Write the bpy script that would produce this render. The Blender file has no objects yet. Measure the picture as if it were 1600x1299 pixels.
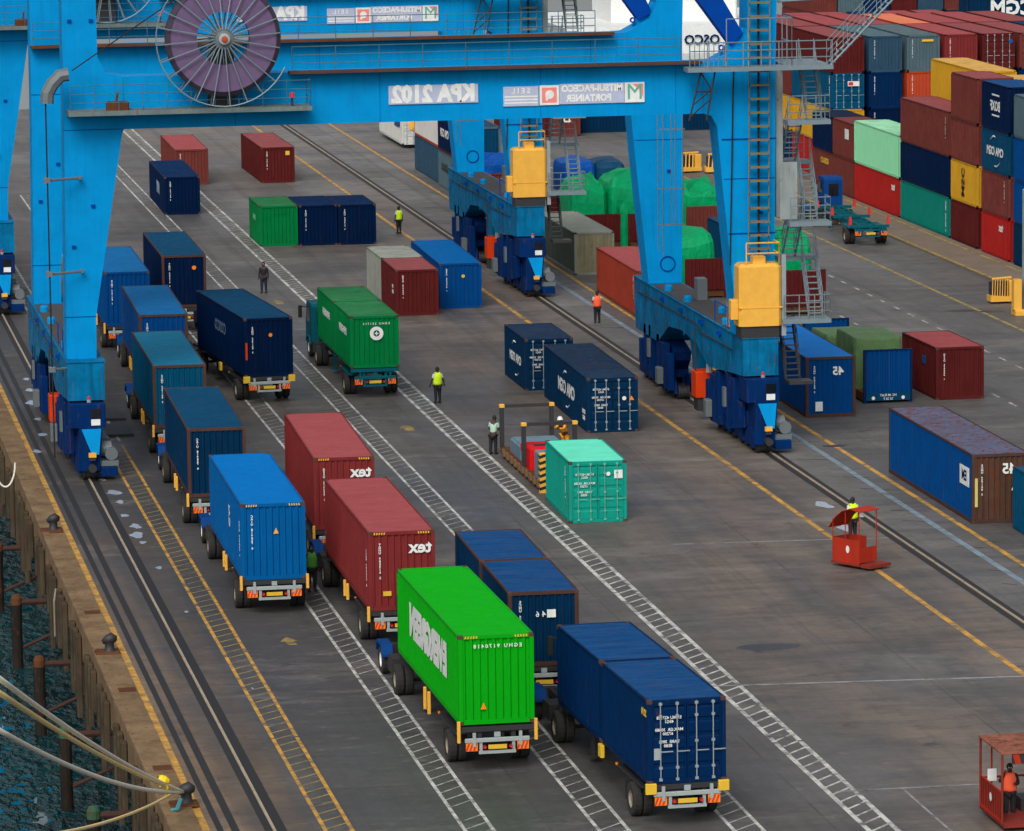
import bpy, bmesh, math, random
from mathutils import Vector, Matrix
random.seed(7)
R = math.radians
scn = bpy.context.scene
# ------------------------------------------------------------------ camera
F, PITCH, YAW, ROLL, HCAM = 7241.6, 0.149518, 0.17132, -0.012143, 33.247
fw = Vector((math.sin(YAW)*math.cos(PITCH), math.cos(YAW)*math.cos(PITCH), -math.sin(PITCH)))
rt0 = Vector((math.cos(YAW), -math.sin(YAW), 0)); up0 = rt0.cross(fw)
cr, sr = math.cos(ROLL), math.sin(ROLL)
rt = rt0*cr+up0*sr; up = -rt0*sr+up0*cr
cam = bpy.data.objects.new("camera", bpy.data.cameras.new("camera"))
cam.data.sensor_width = 36; cam.data.lens = F/1600*36; cam.data.clip_start = 1; cam.data.clip_end = 6000
m = Matrix((rt, up, -fw)).transposed().to_4x4(); m.translation = (0, 0, HCAM)
cam.matrix_world = m
bpy.context.collection.objects.link(cam); scn.camera = cam
# ------------------------------------------------------------------ sky and sun
SUN_EL, SUN_AZ = 43, -24          # azimuth measured from behind the camera
w = bpy.data.worlds.new("World"); scn.world = w; w.use_nodes = True
nt = w.node_tree; nt.nodes.clear()
sky = nt.nodes.new('ShaderNodeTexSky'); sky.sky_type = 'NISHITA'; sky.sun_disc = False
sky.sun_elevation = R(SUN_EL); sky.sun_rotation = R(180-SUN_AZ); sky.dust_density = 4; sky.air_density = 1.0
hs = nt.nodes.new('ShaderNodeHueSaturation'); hs.inputs['Saturation'].default_value = 0.28
bg = nt.nodes.new('ShaderNodeBackground'); bg.inputs[1].default_value = 0.125
ow = nt.nodes.new('ShaderNodeOutputWorld')
nt.links.new(sky.outputs[0], hs.inputs['Color']); nt.links.new(hs.outputs[0], bg.inputs[0]); nt.links.new(bg.outputs[0], ow.inputs[0])
sl = bpy.data.lights.new("sun", 'SUN'); sl.energy = 1.4; sl.angle = R(28); sl.color = (1, .96, .9)
so = bpy.data.objects.new("sun", sl); bpy.context.collection.objects.link(so)
sd = Vector((math.sin(R(SUN_AZ))*math.cos(R(SUN_EL)), -math.cos(R(SUN_AZ))*math.cos(R(SUN_EL)), math.sin(R(SUN_EL))))
so.rotation_euler = sd.to_track_quat('Z', 'Y').to_euler()
vs = scn.view_settings; vs.view_transform = 'Standard'; vs.look = 'None'; vs.exposure = 0.2; vs.gamma = 1
# ------------------------------------------------------------------ materials
def S(r, g, b, k=1.0):
    f = lambda c: ((c/255)/12.92 if c/255 <= .04045 else ((c/255+.055)/1.055)**2.4)
    return (min(f(r)*k, .95), min(f(g)*k, .95), min(f(b)*k, .95), 1)
def newmat(n):
    mt = bpy.data.materials.new(n); mt.use_nodes = True; t = mt.node_tree
    return mt, t, t.nodes['Principled BSDF']
def N(t, typ, **kw):
    n = t.nodes.new(typ)
    for k, v in kw.items(): setattr(n, k, v)
    return n
def mixc(t, fac, a, b, mode='MIX'):
    n = N(t, 'ShaderNodeMix', data_type='RGBA', blend_type=mode)
    for s, v in ((0, fac), (6, a), (7, b)):
        if hasattr(v, 'is_linked'): t.links.new(v, n.inputs[s])
        else: n.inputs[s].default_value = v
    return n.outputs[2]
def ramp(t, src, p0, p1, v0=0., v1=1.):
    n = N(t, 'ShaderNodeMapRange'); n.inputs[1].default_value = p0; n.inputs[2].default_value = p1
    n.inputs[3].default_value = v0; n.inputs[4].default_value = v1
    t.links.new(src, n.inputs[0]); return n.outputs[0]
def noise(t, vec, scale, detail=4, sc=None, rough=.6):
    if sc:
        mp = N(t, 'ShaderNodeMapping'); mp.inputs['Scale'].default_value = sc; t.links.new(vec, mp.inputs[0]); vec = mp.outputs[0]
    n = N(t, 'ShaderNodeTexNoise'); n.inputs['Scale'].default_value = scale; n.inputs['Detail'].default_value = detail
    n.inputs['Roughness'].default_value = rough
    t.links.new(vec, n.inputs[0]); return n.outputs[0]
def objvec(t):
    tc = N(t, 'ShaderNodeTexCoord'); oi = N(t, 'ShaderNodeObjectInfo')
    mu = N(t, 'ShaderNodeMath', operation='MULTIPLY'); mu.inputs[1].default_value = 57.; t.links.new(oi.outputs['Random'], mu.inputs[0])
    ad = N(t, 'ShaderNodeVectorMath', operation='ADD'); t.links.new(tc.outputs['Object'], ad.inputs[0]); t.links.new(mu.outputs[0], ad.inputs[1])
    return ad.outputs[0]
RUST = S(95, 52, 34)
_pc = {}; _col = {}
def paint(name, col, rust=.25, dirt=.45, rough=.5, streak='z', fade=.0):
    """weathered paint: dirt clouds, run-down streaks, rust specks, chalky fading"""
    if name in _pc: return _pc[name]
    mt, t, p = newmat(name); v = objvec(t); _col[mt.name] = col
    c = mixc(t, ramp(t, noise(t, v, .9, 5), .38, .72, 0, dirt), col, tuple(x*.42+.001 for x in col[:3])+(1,))
    sc = (5, 5, .35) if streak == 'z' else (.35, 6, 1)
    c = mixc(t, ramp(t, noise(t, v, 1.0, 5, sc), .52, .75, 0, dirt*.9), c, tuple(x*.38+.002 for x in col[:3])+(1,))
    if fade: c = mixc(t, ramp(t, noise(t, v, 1.1, 4, (.5, 4, 1)), .35, .7, 0, fade), c, tuple(x*.75+.25*max(col[:3])*.8+.02 for x in col[:3])+(1,))
    c = mixc(t, ramp(t, noise(t, v, 7, 6, (1, 1, .3), .8), .66, .72, 0, .35), c, tuple(x*.6+.06 for x in col[:3])+(1,))
    if rust: c = mixc(t, ramp(t, noise(t, v, 1.3, 5, (7, 7, .28) if streak == 'z' else (.5, 5, 1), .6), .6, .72, 0, min(.8, rust*1.6)), c, RUST)
    if rust: c = mixc(t, ramp(t, noise(t, v, 2.6, 8, (1, 1, .55), .78), .675-.19*rust, .725-.13*rust, 0, min(1, .5+rust)), c, RUST)
    t.links.new(c, p.inputs['Base Color'])
    t.links.new(ramp(t, noise(t, v, 3, 3), .3, .7, rough-.05, rough+.2), p.inputs['Roughness'])
    p.inputs['Specular IOR Level'].default_value = .05
    b = N(t, 'ShaderNodeBump'); b.inputs['Strength'].default_value = .25; b.inputs['Distance'].default_value = .03
    t.links.new(noise(t, v, 1.6, 3), b.inputs['Height']); t.links.new(b.outputs[0], p.inputs['Normal'])
    _pc[name] = mt; return mt
def plain(name, col, rough=.6, metal=0., var=.25):
    if name in _pc: return _pc[name]
    mt, t, p = newmat(name); v = objvec(t)
    c = mixc(t, ramp(t, noise(t, v, 3, 4), .3, .7, 0, var), col, tuple(x*.5 for x in col[:3])+(1,))
    t.links.new(c, p.inputs['Base Color']); p.inputs['Roughness'].default_value = rough; p.inputs['Metallic'].default_value = metal
    _pc[name] = mt; return mt
M = dict(
 tyre=plain('tyre_rubber', S(34, 33, 32), .85), rim=plain('wheel_rim', S(138, 128, 108), .6), steel=plain('galvanised_steel', S(150, 162, 168), .45, .3),
 grey=plain('grey_steel', S(96, 104, 108), .55), dark=plain('dark_steel', S(38, 38, 40), .6), black=plain('black', S(15, 15, 17), .7),
 white=plain('white_lettering', S(225, 228, 225), .6, 0, .35), board=plain('sign_board', S(172, 180, 205), .6), red=plain('red_paint', S(205, 40, 35), .5),
 orange=paint('orange_paint', S(205, 60, 20), .2, .3), yellow=plain('yellow_paint', S(228, 170, 62), .5), yblack=plain('yellow_marks', S(215, 175, 40), .6),
 glass=plain('dark_glass', S(20, 24, 28), .08), skin=plain('skin', S(62, 40, 30), .6), conc=plain('concrete', S(140, 130, 118), .9),
 rustm=paint('rusty_steel', S(96, 62, 42), .6, .5, .8), blue=paint('tractor_blue', S(12, 72, 142, .75), .15, .35), cabteal=paint('teal_blue_paint', S(10, 98, 112, .75), .15, .3),
 green_s=plain('green_mark', S(90, 165, 150), .6), pink=plain('pale_red_mark', S(235, 130, 125), .6), amber=plain('amber_lens', S(240, 130, 20), .3),
 bumper=plain('pale_bumper', S(150, 160, 160), .6), castb=paint('corner_steel', S(85, 62, 55), .5, .5, .7))
# ------------------------------------------------------------------ mesh helpers
class MB:
    def __init__(s): s.v = []; s.f = []
    def add(s, vs, fs):
        o = len(s.v); s.v += [tuple(q) for q in vs]; s.f += [tuple(i+o for i in f) for f in fs]; return s
    def box(s, x0, x1, y0, y1, z0, z1):
        return s.add([(x0,y0,z0),(x1,y0,z0),(x1,y1,z0),(x0,y1,z0),(x0,y0,z1),(x1,y0,z1),(x1,y1,z1),(x0,y1,z1)],
          [(0,3,2,1),(4,5,6,7),(0,1,5,4),(1,2,6,5),(2,3,7,6),(3,0,4,7)])
    def bbox(s, x0, x1, y0, y1, z0, z1, c=.05):      # box with chamfered vertical edges and top
        pts = [(x0+c,y0),(x1-c,y0),(x1,y0+c),(x1,y1-c),(x1-c,y1),(x0+c,y1),(x0,y1-c),(x0,y0+c)]
        n = 8; vs = [(x,y,z0) for x,y in pts]+[(x,y,z1-c) for x,y in pts]
        cx, cy = (x0+x1)/2, (y0+y1)/2
        vs += [(x+(c if x<cx else -c), y+(c if y<cy else -c), z1) for x,y in pts]
        fs = [tuple(reversed(range(n))), tuple(range(2*n, 3*n))]
        for k in (0, n):
            for i in range(n): j=(i+1)%n; fs.append((k+i,k+j,k+n+j,k+n+i))
        return s.add(vs, fs)
    def prism(s, poly, y0, y1):                      # polygon in X-Z, counter-clockwise seen from -Y
        n = len(poly); vs = [(x,y0,z) for x,z in poly]+[(x,y1,z) for x,z in poly]
        fs = [tuple(range(n)), tuple(reversed(range(n,2*n)))]+[(i,i+n,(i+1)%n+n,(i+1)%n) for i in range(n)]
        return s.add(vs, fs)
    def prismx(s, poly, x0, x1):                     # polygon in Y-Z
        n = len(poly); vs = [(x0,y,z) for y,z in poly]+[(x1,y,z) for y,z in poly]
        fs = [tuple(reversed(range(n))), tuple(range(n,2*n))]+[(i,(i+1)%n,(i+1)%n+n,i+n) for i in range(n)]
        return s.add(vs, fs)
    def tube(s, pts, r, n=6, r1=None, cap=True):
        pts = [Vector(p) for p in pts]; k = len(pts); vs = []; fs = []
        prev = None
        for i, p in enumerate(pts):
            d = (pts[min(i+1,k-1)]-pts[max(i-1,0)]).normalized()
            a = prev if prev is not None else (Vector((0,0,1)) if abs(d.z) < .9 else Vector((1,0,0)))
            b = d.cross(a)
            if b.length < 1e-4: b = d.cross(Vector((0,1,0)))
            b.normalize(); a = b.cross(d).normalized(); prev = a
            rr = r if r1 is None else r+(r1-r)*i/(k-1)
            if isinstance(r, (list, tuple)): rr = r[i]
            for j in range(n):
                t = 2*math.pi*j/n; vs.append(p+a*math.cos(t)*rr+b*math.sin(t)*rr)
        for i in range(k-1):
            for j in range(n): fs.append((i*n+j, i*n+(j+1)%n, (i+1)*n+(j+1)%n, (i+1)*n+j))
        if cap: fs.append(tuple(reversed(range(n)))); fs.append(tuple(range((k-1)*n, k*n)))
        return s.add(vs, fs)
    def lathe(s, prof, c, axis, n=20):               # prof: (radius, along)
        c = Vector(c); ax = Vector(axis).normalized(); a = ax.orthogonal().normalized(); b = ax.cross(a); vs = []; fs = []
        for rr, h in prof:
            for j in range(n): t = 2*math.pi*j/n; vs.append(c+ax*h+(a*math.cos(t)+b*math.sin(t))*rr)
        k = len(prof)
        for i in range(k-1):
            for j in range(n): fs.append((i*n+j, i*n+(j+1)%n, (i+1)*n+(j+1)%n, (i+1)*n+j))
        return s.add(vs, fs)
    def mesh(s, name, mat=None, off=None, smooth=False):
        me = bpy.data.meshes.new(name)
        v = s.v if off is None else [(x-off[0], y-off[1], z-off[2]) for x,y,z in s.v]
        me.from_pydata(v, [], s.f)
        bm = bmesh.new(); bm.from_mesh(me); bmesh.ops.recalc_face_normals(bm, faces=bm.faces); bm.to_mesh(me); bm.free()
        if smooth:
            for p in me.polygons: p.use_smooth = True
        if mat: me.materials.append(mat)
        return me
COL = bpy.context.collection
def link(name, me, parent=None, mat=None, loc=None):
    o = bpy.data.objects.new(name, me); COL.objects.link(o)
    if parent: o.parent = parent
    if loc: o.location = loc
    if mat and me:
        if not me.materials: me.materials.append(None)
        o.material_slots[0].link = 'OBJECT'; o.material_slots[0].material = mat
    return o
def tag(o, label, cat, group=None, kind=None):
    if label: o['label'] = label
    if cat: o['category'] = cat
    if group: o['group'] = group
    if kind: o['kind'] = kind
    return o
def thing(name, label, cat, loc=(0,0,0), rz=0, group=None):
    o = link(name, None, None, None, loc); o.rotation_euler = (0,0,rz); return tag(o, label, cat, group)
def part(name, mb, mat, parent, off=None, smooth=False):
    return link(name, mb.mesh(name, mat, off, smooth), parent)
_text = {}
def text_mesh(s, bold=.012, spacing=1.0, line=1.0):
    k = (s, bold, spacing, line)
    if k in _text: return _text[k]
    cu = bpy.data.curves.new('lettering', 'FONT'); cu.body = s; cu.size = 1; cu.offset = bold; cu.align_x = 'CENTER'; cu.align_y = 'CENTER'
    cu.space_character = spacing; cu.space_line = line; cu.resolution_u = 2; cu.extrude = .004
    ob = bpy.data.objects.new('lettering', cu); COL.objects.link(ob)
    dg = bpy.context.evaluated_depsgraph_get(); me = bpy.data.meshes.new_from_object(ob.evaluated_get(dg))
    bpy.data.objects.remove(ob); _text[k] = me; return me
def text(s, loc, size, face='end', parent=None, mat=None, sx=1., bold=.012, name='lettering', spacing=1., line=1., rot90=False, lean=0):
    """mirror-image lettering, as it stands in the place"""
    src = text_mesh(s, bold, spacing, line)
    me = bpy.data.meshes.new(name)
    vs = []
    for q in src.vertices:
        x, y, z = q.co.x*sx*size, q.co.y*size, q.co.z
        if rot90: x, y = -y, x
        if face == 'end': vs.append((-x, -z, y))
        elif face == 'left': vs.append((-z, x, y))
        elif face == 'roof': vs.append((-x, y, z))
    me.from_pydata(vs, [], [tuple(p.vertices) for p in src.polygons]); me.update()
    me.materials.append(mat or M['white'])
    return link(name, me, parent, None, loc)
# ------------------------------------------------------------------ containers
W2 = 1.219
_cm = {}
def cached(key, fn):
    if key not in _cm: _cm[key] = fn()
    return _cm[key]
def corr(n0, n1, pitch, depth):
    """trapezoid corrugation profile -> list of (along, depth)"""
    L = n1-n0; k = max(1, round(L/pitch)); p = L/k; o = []
    for i in range(k):
        a = n0+i*p; o += [(a+.06*p, 0), (a+.36*p, 0), (a+.52*p, -depth), (a+.90*p, -depth)]
    return [(n0, 0)]+o+[(n1, 0)]
def side_mesh(L, H, s):
    def f():
        pr = corr(.16, L-.16, .278, .036); vs = []; fs = []
        for y, d in pr: vs += [(s*(W2-.012+d), y, .13), (s*(W2-.012+d), y, H-.09)]
        for i in range(len(pr)-1): fs.append((2*i, 2*i+2, 2*i+3, 2*i+1))
        return MB().add(vs, fs).mesh('side_wall')
    return cached(('s', L, H, s), f)
def end_mesh(L, H, far):
    def f():
        pr = corr(-W2+.12, W2-.12, .24, .045); vs = []; fs = []; y = L-.03 if far else .03; sg = -1 if far else 1
        for x, d in pr: vs += [(x, y-sg*d, .15), (x, y-sg*d, H-.11)]
        for i in range(len(pr)-1): fs.append((2*i, 2*i+2, 2*i+3, 2*i+1))
        return MB().add(vs, fs).mesh('end_wall')
    return cached(('e', L, H, far), f)
def roof_mesh(L, H):
    def f():
        pr = corr(.12, L-.12, .21, .018); vs = []; fs = []
        for y, d in pr: vs += [(-W2+.05, y, H-.016+d), (-.6, y, H-.008+d), (.6, y, H-.008+d), (W2-.05, y, H-.016+d)]
        for i in range(len(pr)-1):
            for j in range(3): fs.append((4*i+j, 4*i+j+1, 4*i+5+j, 4*i+4+j))
        b = MB().add(vs, fs)
        return b.mesh('roof')
    return cached(('r', L, H), f)
def frame_mesh(L, H):
    def f():
        b = MB(); w = W2
        for sx in (-1, 1):
            for y0, y1 in ((0, .12), (L-.12, L)):
                b.box(min(sx*w, sx*(w-.14)), max(sx*w, sx*(w-.14)), y0, y1, .118, H-.118)
            b.box(min(sx*w, sx*(w-.06)), max(sx*w, sx*(w-.06)), .178, L-.178, H-.075, H-.004)
            b.box(min(sx*w, sx*(w-.05)), max(sx*w, sx*(w-.05)), .178, L-.178, .02, .17)
        for y0, y1 in ((.004, .1), (L-.1, L-.004)):
            b.box(-w+.162, w-.162, y0, y1, H-.12, H-.003); b.box(-w+.162, w-.162, y0, y1, .01, .16)
        b.box(-w+.05, w-.05, .1, L-.1, .1, .14)
        return b.mesh('frame')
    return cached(('f', L, H), f)
def cast_mesh():
    return cached('c', lambda: MB().bbox(-.081, .081, -.089, .089, -.059, .059, .012).mesh('corner_casting'))
def door_mesh(H, s):
    def f():
        b = MB(); x0, x1 = (-W2+.15, -.012) if s < 0 else (.012, W2-.15); z0, z1 = .17, H-.125
        pr = []; k = 5; h = (z1-z0)/k
        for i in range(k): a = z0+i*h; pr += [(a+.02, 0), (a+.62*h, 0), (a+.72*h, .03), (a+.92*h, .03)]
        pr = [(z0, 0)]+pr+[(z1, 0)]; vs = []; fs = []
        for z, d in pr: vs += [(x0+.05, .045+d, z), (x1-.05, .045+d, z)]
        for i in range(len(pr)-1): fs.append((2*i, 2*i+1, 2*i+3, 2*i+2))
        b.add(vs, fs)
        for a, c in ((x0, x0+.05), (x1-.05, x1)): b.box(a, c, .012, .06, z0, z1)
        b.box(x0+.05, x1-.05, .014, .06, z1-.05, z1); b.box(x0+.05, x1-.05, .014, .06, z0, z0+.05)
        return b.mesh('door')
    return cached(('d', H, s), f)
def bar_mesh(H):
    def f():
        b = MB().tube([(0, -.022, .1), (0, -.022, H-.06)], .02, 6)
        for z in (.14, .5, H*.5, H-.5, H-.12): b.box(-.05, .05, -.04, .012, z-.04, z+.04)
        b.box(0, .38, -.05, -.035, H*.38, H*.38+.035)
        return b.mesh('locking_bar')
    return cached(('b', H), f)
NUM = "E\nC\nM\nU\n \n4\n2\n7\n1\n0\n8\n \n3"
NUMS = [NUM, "T\nG\nH\nU\n \n9\n0\n5\n3\n1\n6\n \n2", "C\nA\nI\nU\n \n8\n1\n4\n6\n2\n7\n \n0", "G\nE\nS\nU\n \n5\n7\n9\n0\n3\n4\n \n1"]
_rp = {}
def roofmat(mat):
    """the same paint, chalkier and scuffed across, as container roofs weather"""
    k = mat.name
    if k not in _rp and k in _col:
        c = _col[k]; g = max(c[:3])
        _rp[k] = paint(k+'_on_roof', tuple(x*.9+g*.10+.004 for x in c[:3])+(1,), .42, .6, .6, 'y', .3)
    return _rp.get(k, mat)
ncont = [0]
def container(label, mat, x, y, z=0, L=12.19, H=2.59, yaw=0, end='wall', num=True, casts=True, group=None, frame=None, roof=None, sidenum=False, name='shipping_container', bars='steel'):
    """origin: bottom centre of the end nearest the camera"""
    t = thing(name, label, 'container', (x, y, z), yaw, group or 'shipping containers')
    fm = frame or mat
    for s in (-1, 1): link('side_wall', side_mesh(L, H, s), t, mat)
    link('roof', roof_mesh(L, H), t, roof or roofmat(mat))
    link('frame', frame_mesh(L, H), t, fm)
    link('end_wall', end_mesh(L, H, True), t, mat)
    if end == 'wall': link('end_wall', end_mesh(L, H, False), t, mat)
    else:
        for s in (-1, 1):
            d = link('door', door_mesh(H, s), t, mat)
            for q in (.30, .82): link('locking_bar', bar_mesh(H), d, M[bars], (s*q*1.0, 0, 0) if s > 0 else (-q, 0, 0))
    if casts:
        for sx in (-1, 1):
            for yy in (.089, L-.089):
                for zz in (.059, H-.059): link('corner_casting', cast_mesh(), t, M['castb'], (sx*(W2-.081+.004), yy+(-.004 if yy < 1 else .004), zz+(.004 if zz > 1 else -.004)))
    if num and end == 'wall':
        text(random.choice(NUMS), (-.8, -.02, H*.63), .115, 'end', t, sx=1.1, name='container_number', line=.88, bold=.035)
    if num and end == 'door':
        text("ECMU 427108\n45G1\n\nMAX.GR  30480\n  67200\n\nTARE  3890\n  8580", (-.55, -.0, H*.62), .13, 'end', t, name='container_number', line=.95)
    if sidenum: text(random.choice(NUMS), (-W2-.004, .9, H*.62), .12, 'left', t, sx=1.2, name='container_number', line=.88)
    ncont[0] += 1
    return t
def hazard(t, H):
    for s in (-1, 1):
        b = MB()
        for i in range(5):
            xx = s*(W2-.2)-s*i*.09; b.add([(xx,-.006,H-.10),(xx-s*.045,-.006,H-.10),(xx-s*.065,-.006,H-.02),(xx-s*.02,-.006,H-.02)], [(0,1,2,3)])
        part('hazard_stripes', b, M['yblack'], t)
C = dict(
 bgreen=paint('bright_green_paint', S(10,165,20,0.85), .0, .10, .45), mgreen=paint('green_paint', S(0,128,66,0.8), .15, .25),
 navy=paint('navy_paint', S(0,48,98,0.62), .12, .35), navyf=paint('faded_navy_paint', S(2,68,122,0.85), .2, .35, streak='y', fade=.3),
 navyd=paint('dark_navy_paint', S(0,34,76,0.62), .1, .35), blue=paint('blue_paint', S(0,98,185,0.42), .1, .25), bblue=paint('light_blue_paint', S(0,118,200,0.5), .05, .2),
 tblue=paint('teal_blue_container_paint', S(0,92,132,0.6), .2, .3), dteal=paint('dark_teal_blue_paint', S(8,72,108,0.75), .2, .35), cma=paint('deep_blue_paint', S(2,52,88,0.68), .15, .3),
 red=paint('brick_red_paint', S(138,52,52,0.72), .2, .3), redr=paint('brick_red_roof_paint', S(150,70,72,0.9), .1, .25, streak='y', fade=.25), maroon=paint('maroon_paint', S(105,38,38,0.65), .3, .4),
 maroonr=paint('dusty_maroon_roof_paint', S(140,72,74,0.85), .15, .3, streak='y', fade=.2),
 bred=paint('bright_red_paint', S(160,35,32,1.0), .15, .3), brown=paint('red_brown_paint', S(125,62,56,0.7), .25, .4), wred=paint('weathered_red_paint', S(128,58,52,0.75), .5, .6, fade=.3),
 teal=paint('turquoise_paint', S(20,165,145,0.75), .25, .2), mint=paint('mint_green_paint', S(135,205,160,1.0), .05, .12), dgteal=paint('sea_green_paint', S(15,135,120,0.75), .1, .3),
 grey=paint('pale_grey_paint', S(150,155,145,0.8), .35, .3), greyg=paint('grey_green_paint', S(105,118,108,0.6), .25, .4), slate=paint('slate_grey_paint', S(88,112,122,0.75), .15, .3), slateb=paint('slate_blue_paint', S(55,88,112,0.7), .15, .3),
 yel=paint('mustard_yellow_paint', S(200,150,40,0.95), .2, .3), white=paint('off_white_paint', S(205,205,200,0.85), .15, .2), orange=paint('burnt_orange_paint', S(190,75,45,0.8), .1, .3),
 groof=paint('worn_blue_roof_paint', S(0,100,160,.85), .2, .35, streak='y', fade=.15), lroof=paint('clean_blue_roof_paint', S(0,122,205,.66), .05, .15, streak='y'),
 beige=paint('streaked_beige_paint', S(168,162,132,.7), .4, .6), brick=paint('orange_brick_paint', S(158,62,46,.8), .2, .35),
 rustb=paint('rusted_brown_paint', S(100,74,62,0.7), .9, .6, .7), rroof=paint('rust_grey_roof', S(88,96,122,0.9), .95, .5, .8, streak='y', fade=.2), gtrim=paint('rust_trim_paint', S(120,90,82,0.38), .6, .4, .7))
HC = 2.896
BED = 1.36
# --- on the queue of trucks
t = container('bright green high-cube container with large white lettering, on the nearest truck in the middle', C['bgreen'], 24.05, 142.5, 1.55, 12.19, HC, .012, num=False, roof=C['bgreen'], frame=C['bgreen'])
text('EVERGREEN', (-W2-.004, 5.9, 1.6), 1.4, 'left', t, bold=.07, sx=.98)
text('EGHU 9170418', (.05, -.02, HC-.36), .17, 'end', t, spacing=1.5, bold=.015)
part('hazard_sticker', MB().add([(-.18-.35,-.022,.5),(.02-.35,-.022,.5),(-.08-.35,-.022,.72)], [(0,1,2)]), M['amber'], t)
hazard(t, HC)
t = container('light blue container with pale vertical logo on its side, beside the person in green', C['bblue'], 20.30, 170.1, BED, 12.19, HC, -.012, roof=C['lroof'], sidenum=False)
text('CAI', (-W2-.004, 4.3, 1.75), .55, 'left', t, bold=.02, rot90=True); hazard(t, HC)
text(NUMS[2], (-W2-.004, .55, 1.5), .12, 'left', t, sx=1.2, name='container_number', line=.88)
part('hazard_sticker', MB().add([(-.1+.1,-.022,1.75),(.1+.1,-.022,1.75),(.1,-.022,1.98)], [(0,1,2)]), M['yellow'], t)
t = container('brick red tex container with a small yellow plate, right behind the bright green one', C['red'], 24.10, 163.0, BED, 12.19, HC, -.004, roof=C['redr'])
text('tex', (.68, -.02, HC-.6), .62, 'end', t, bold=.03); hazard(t, HC)
text(NUMS[1], (-W2-.004, .55, 1.5), .12, 'left', t, sx=1.2, name='container_number', line=.88)
part('yellow_plate', MB().box(-.7, -.4, -.02, .01, .55, .72), M['yblack'], t)
t = container('farther brick red container with white tex lettering, beside the light blue one', C['red'], 24.39, 180.3, BED, 12.19, HC, -.03, roof=C['redr'])
text('tex', (.68, -.02, HC-.6), .62, 'end', t, bold=.03); hazard(t, HC)
t = container('navy short container with doors and locking bars towards the viewer, nearest of all', C['navy'], 28.40, 133.9, BED, 6.06, 2.59, .041, end='door', roof=C['navyf'])
text('2210', (-W2-.004, .45, 2.15), .3, 'left', t, mat=M['yblack'], bold=.03, name='yellow_label')
part('data_plate', MB().box(-1.02, -.8, .008, .03, .75, 1.1), M['bumper'], t)
container('navy short container riding directly ahead of the nearest navy one with doors', C['navy'], 28.145, 140.1, BED, 6.06, 2.59, .041, num=False, roof=C['navyf'])
t = container('dark navy short container with small white square on end, right of the bright green one', C['cma'], 27.3, 152.0, BED, 6.06, 2.59, -.017, roof=C['navyf'], frame=C['gtrim'])
part('white_square', MB().box(.12, .42, -.02, .01, 1.68, 1.95), M['white'], t)
text('4 6', (-.1, -.02, 1.8), .28, 'end', t)
container('dusty-roofed dark navy short container, farther one of the pair right of the tex container', C['cma'], 27.37, 158.2, BED, 6.06, 2.59, -.017, num=False, roof=C['navyf'], frame=C['gtrim'])
def evergreen20(lbl, x, y, z, mt, logo):
    t = container(lbl, mt, x, y, z, 6.06, 2.59, 0, num=False)
    text('EVERGREEN', (-W2-.004, 2.6, 1.65), .5, 'left', t, bold=.03)
    if logo:
        text('EGHU 251713', (.1, -.02, 2.2), .15, 'end', t, spacing=1.6)
        part('round_logo', MB().lathe([(.16, 0), (.34, 0), (.34, .03), (.16, .03), (.16, 0)], (.1, -.016, 1.72), (0, -1, 0), 24), M['white'], t)
        st = MB(); v = [(.1, -.03, 1.72)]+[(.1+(.13 if i % 2 == 0 else .05)*math.sin(i*math.pi/4), -.03, 1.72+(.13 if i % 2 == 0 else .05)*math.cos(i*math.pi/4)) for i in range(8)]
        st.add(v, [(0, 1+i, 1+(i+1) % 8) for i in range(8)]); part('logo_star', st, M['white'], t)
    return t
evergreen20('green short container with round white logo on its end, on the teal truck', 32.05, 224.8, 1.52, C['mgreen'], True)
evergreen20('green short container ahead of the one with the round logo on the teal truck', 32.05, 231.0, 1.52, C['mgreen'], False)
t = container('dark navy long container standing askew with faint side lettering and an orange strip', C['navyd'], 26.72, 224.3, BED, 12.19, HC, .085, roof=C['dteal'])
text('COSCO', (-W2-.004, 6.0, 1.75), .8, 'left', t, bold=.02, mat=plain('faded_lettering', S(90,110,140), .7))
part('orange_strip', MB().box(-1.16, -1.06, -.012, .01, .85, 1.7), M['orange'], t)
part('orange_sticker', MB().lathe([(0, 0), (.1, 0)], (.1, -.02, 2.05), (0, -1, 0), 10), M['amber'], t)
container('teal-blue container on a truck in the left lane, fifth from the nearest in its line', C['tblue'], 20.74, 208.6, BED, 12.19, HC, -.014, roof=paint('dusty_teal_roof_paint', S(14,108,142,.85), .15, .25, streak='y', fade=.2), frame=C['gtrim'])
container('dark navy container with teal roof on a truck directly behind the light blue one', C['cma'], 20.30, 189.3, BED, 12.19, HC, -.02, roof=C['dteal'], frame=C['gtrim'])
container('mid blue container on a truck in the left lane, ahead of the teal-blue one', C['blue'], 21.83, 227.0, BED, 12.19, HC, -.02, roof=C['groof'], frame=C['gtrim'])
t = container('dark navy container with teal roof and round orange sticker, beyond the mid blue one', C['navyd'], 25.47, 252.3, BED, 12.19, HC, -.01, roof=C['dteal'], frame=C['gtrim'])
part('orange_sticker', MB().lathe([(0, 0), (.12, 0)], (.55, -.02, 2.2), (0, -1, 0), 10), M['amber'], t)
container('blue container half hidden behind the near crane leg, last truck of the left lane', C['blue'], 21.7, 245.4, BED, 12.19, HC, -.01, roof=C['groof'])
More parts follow.
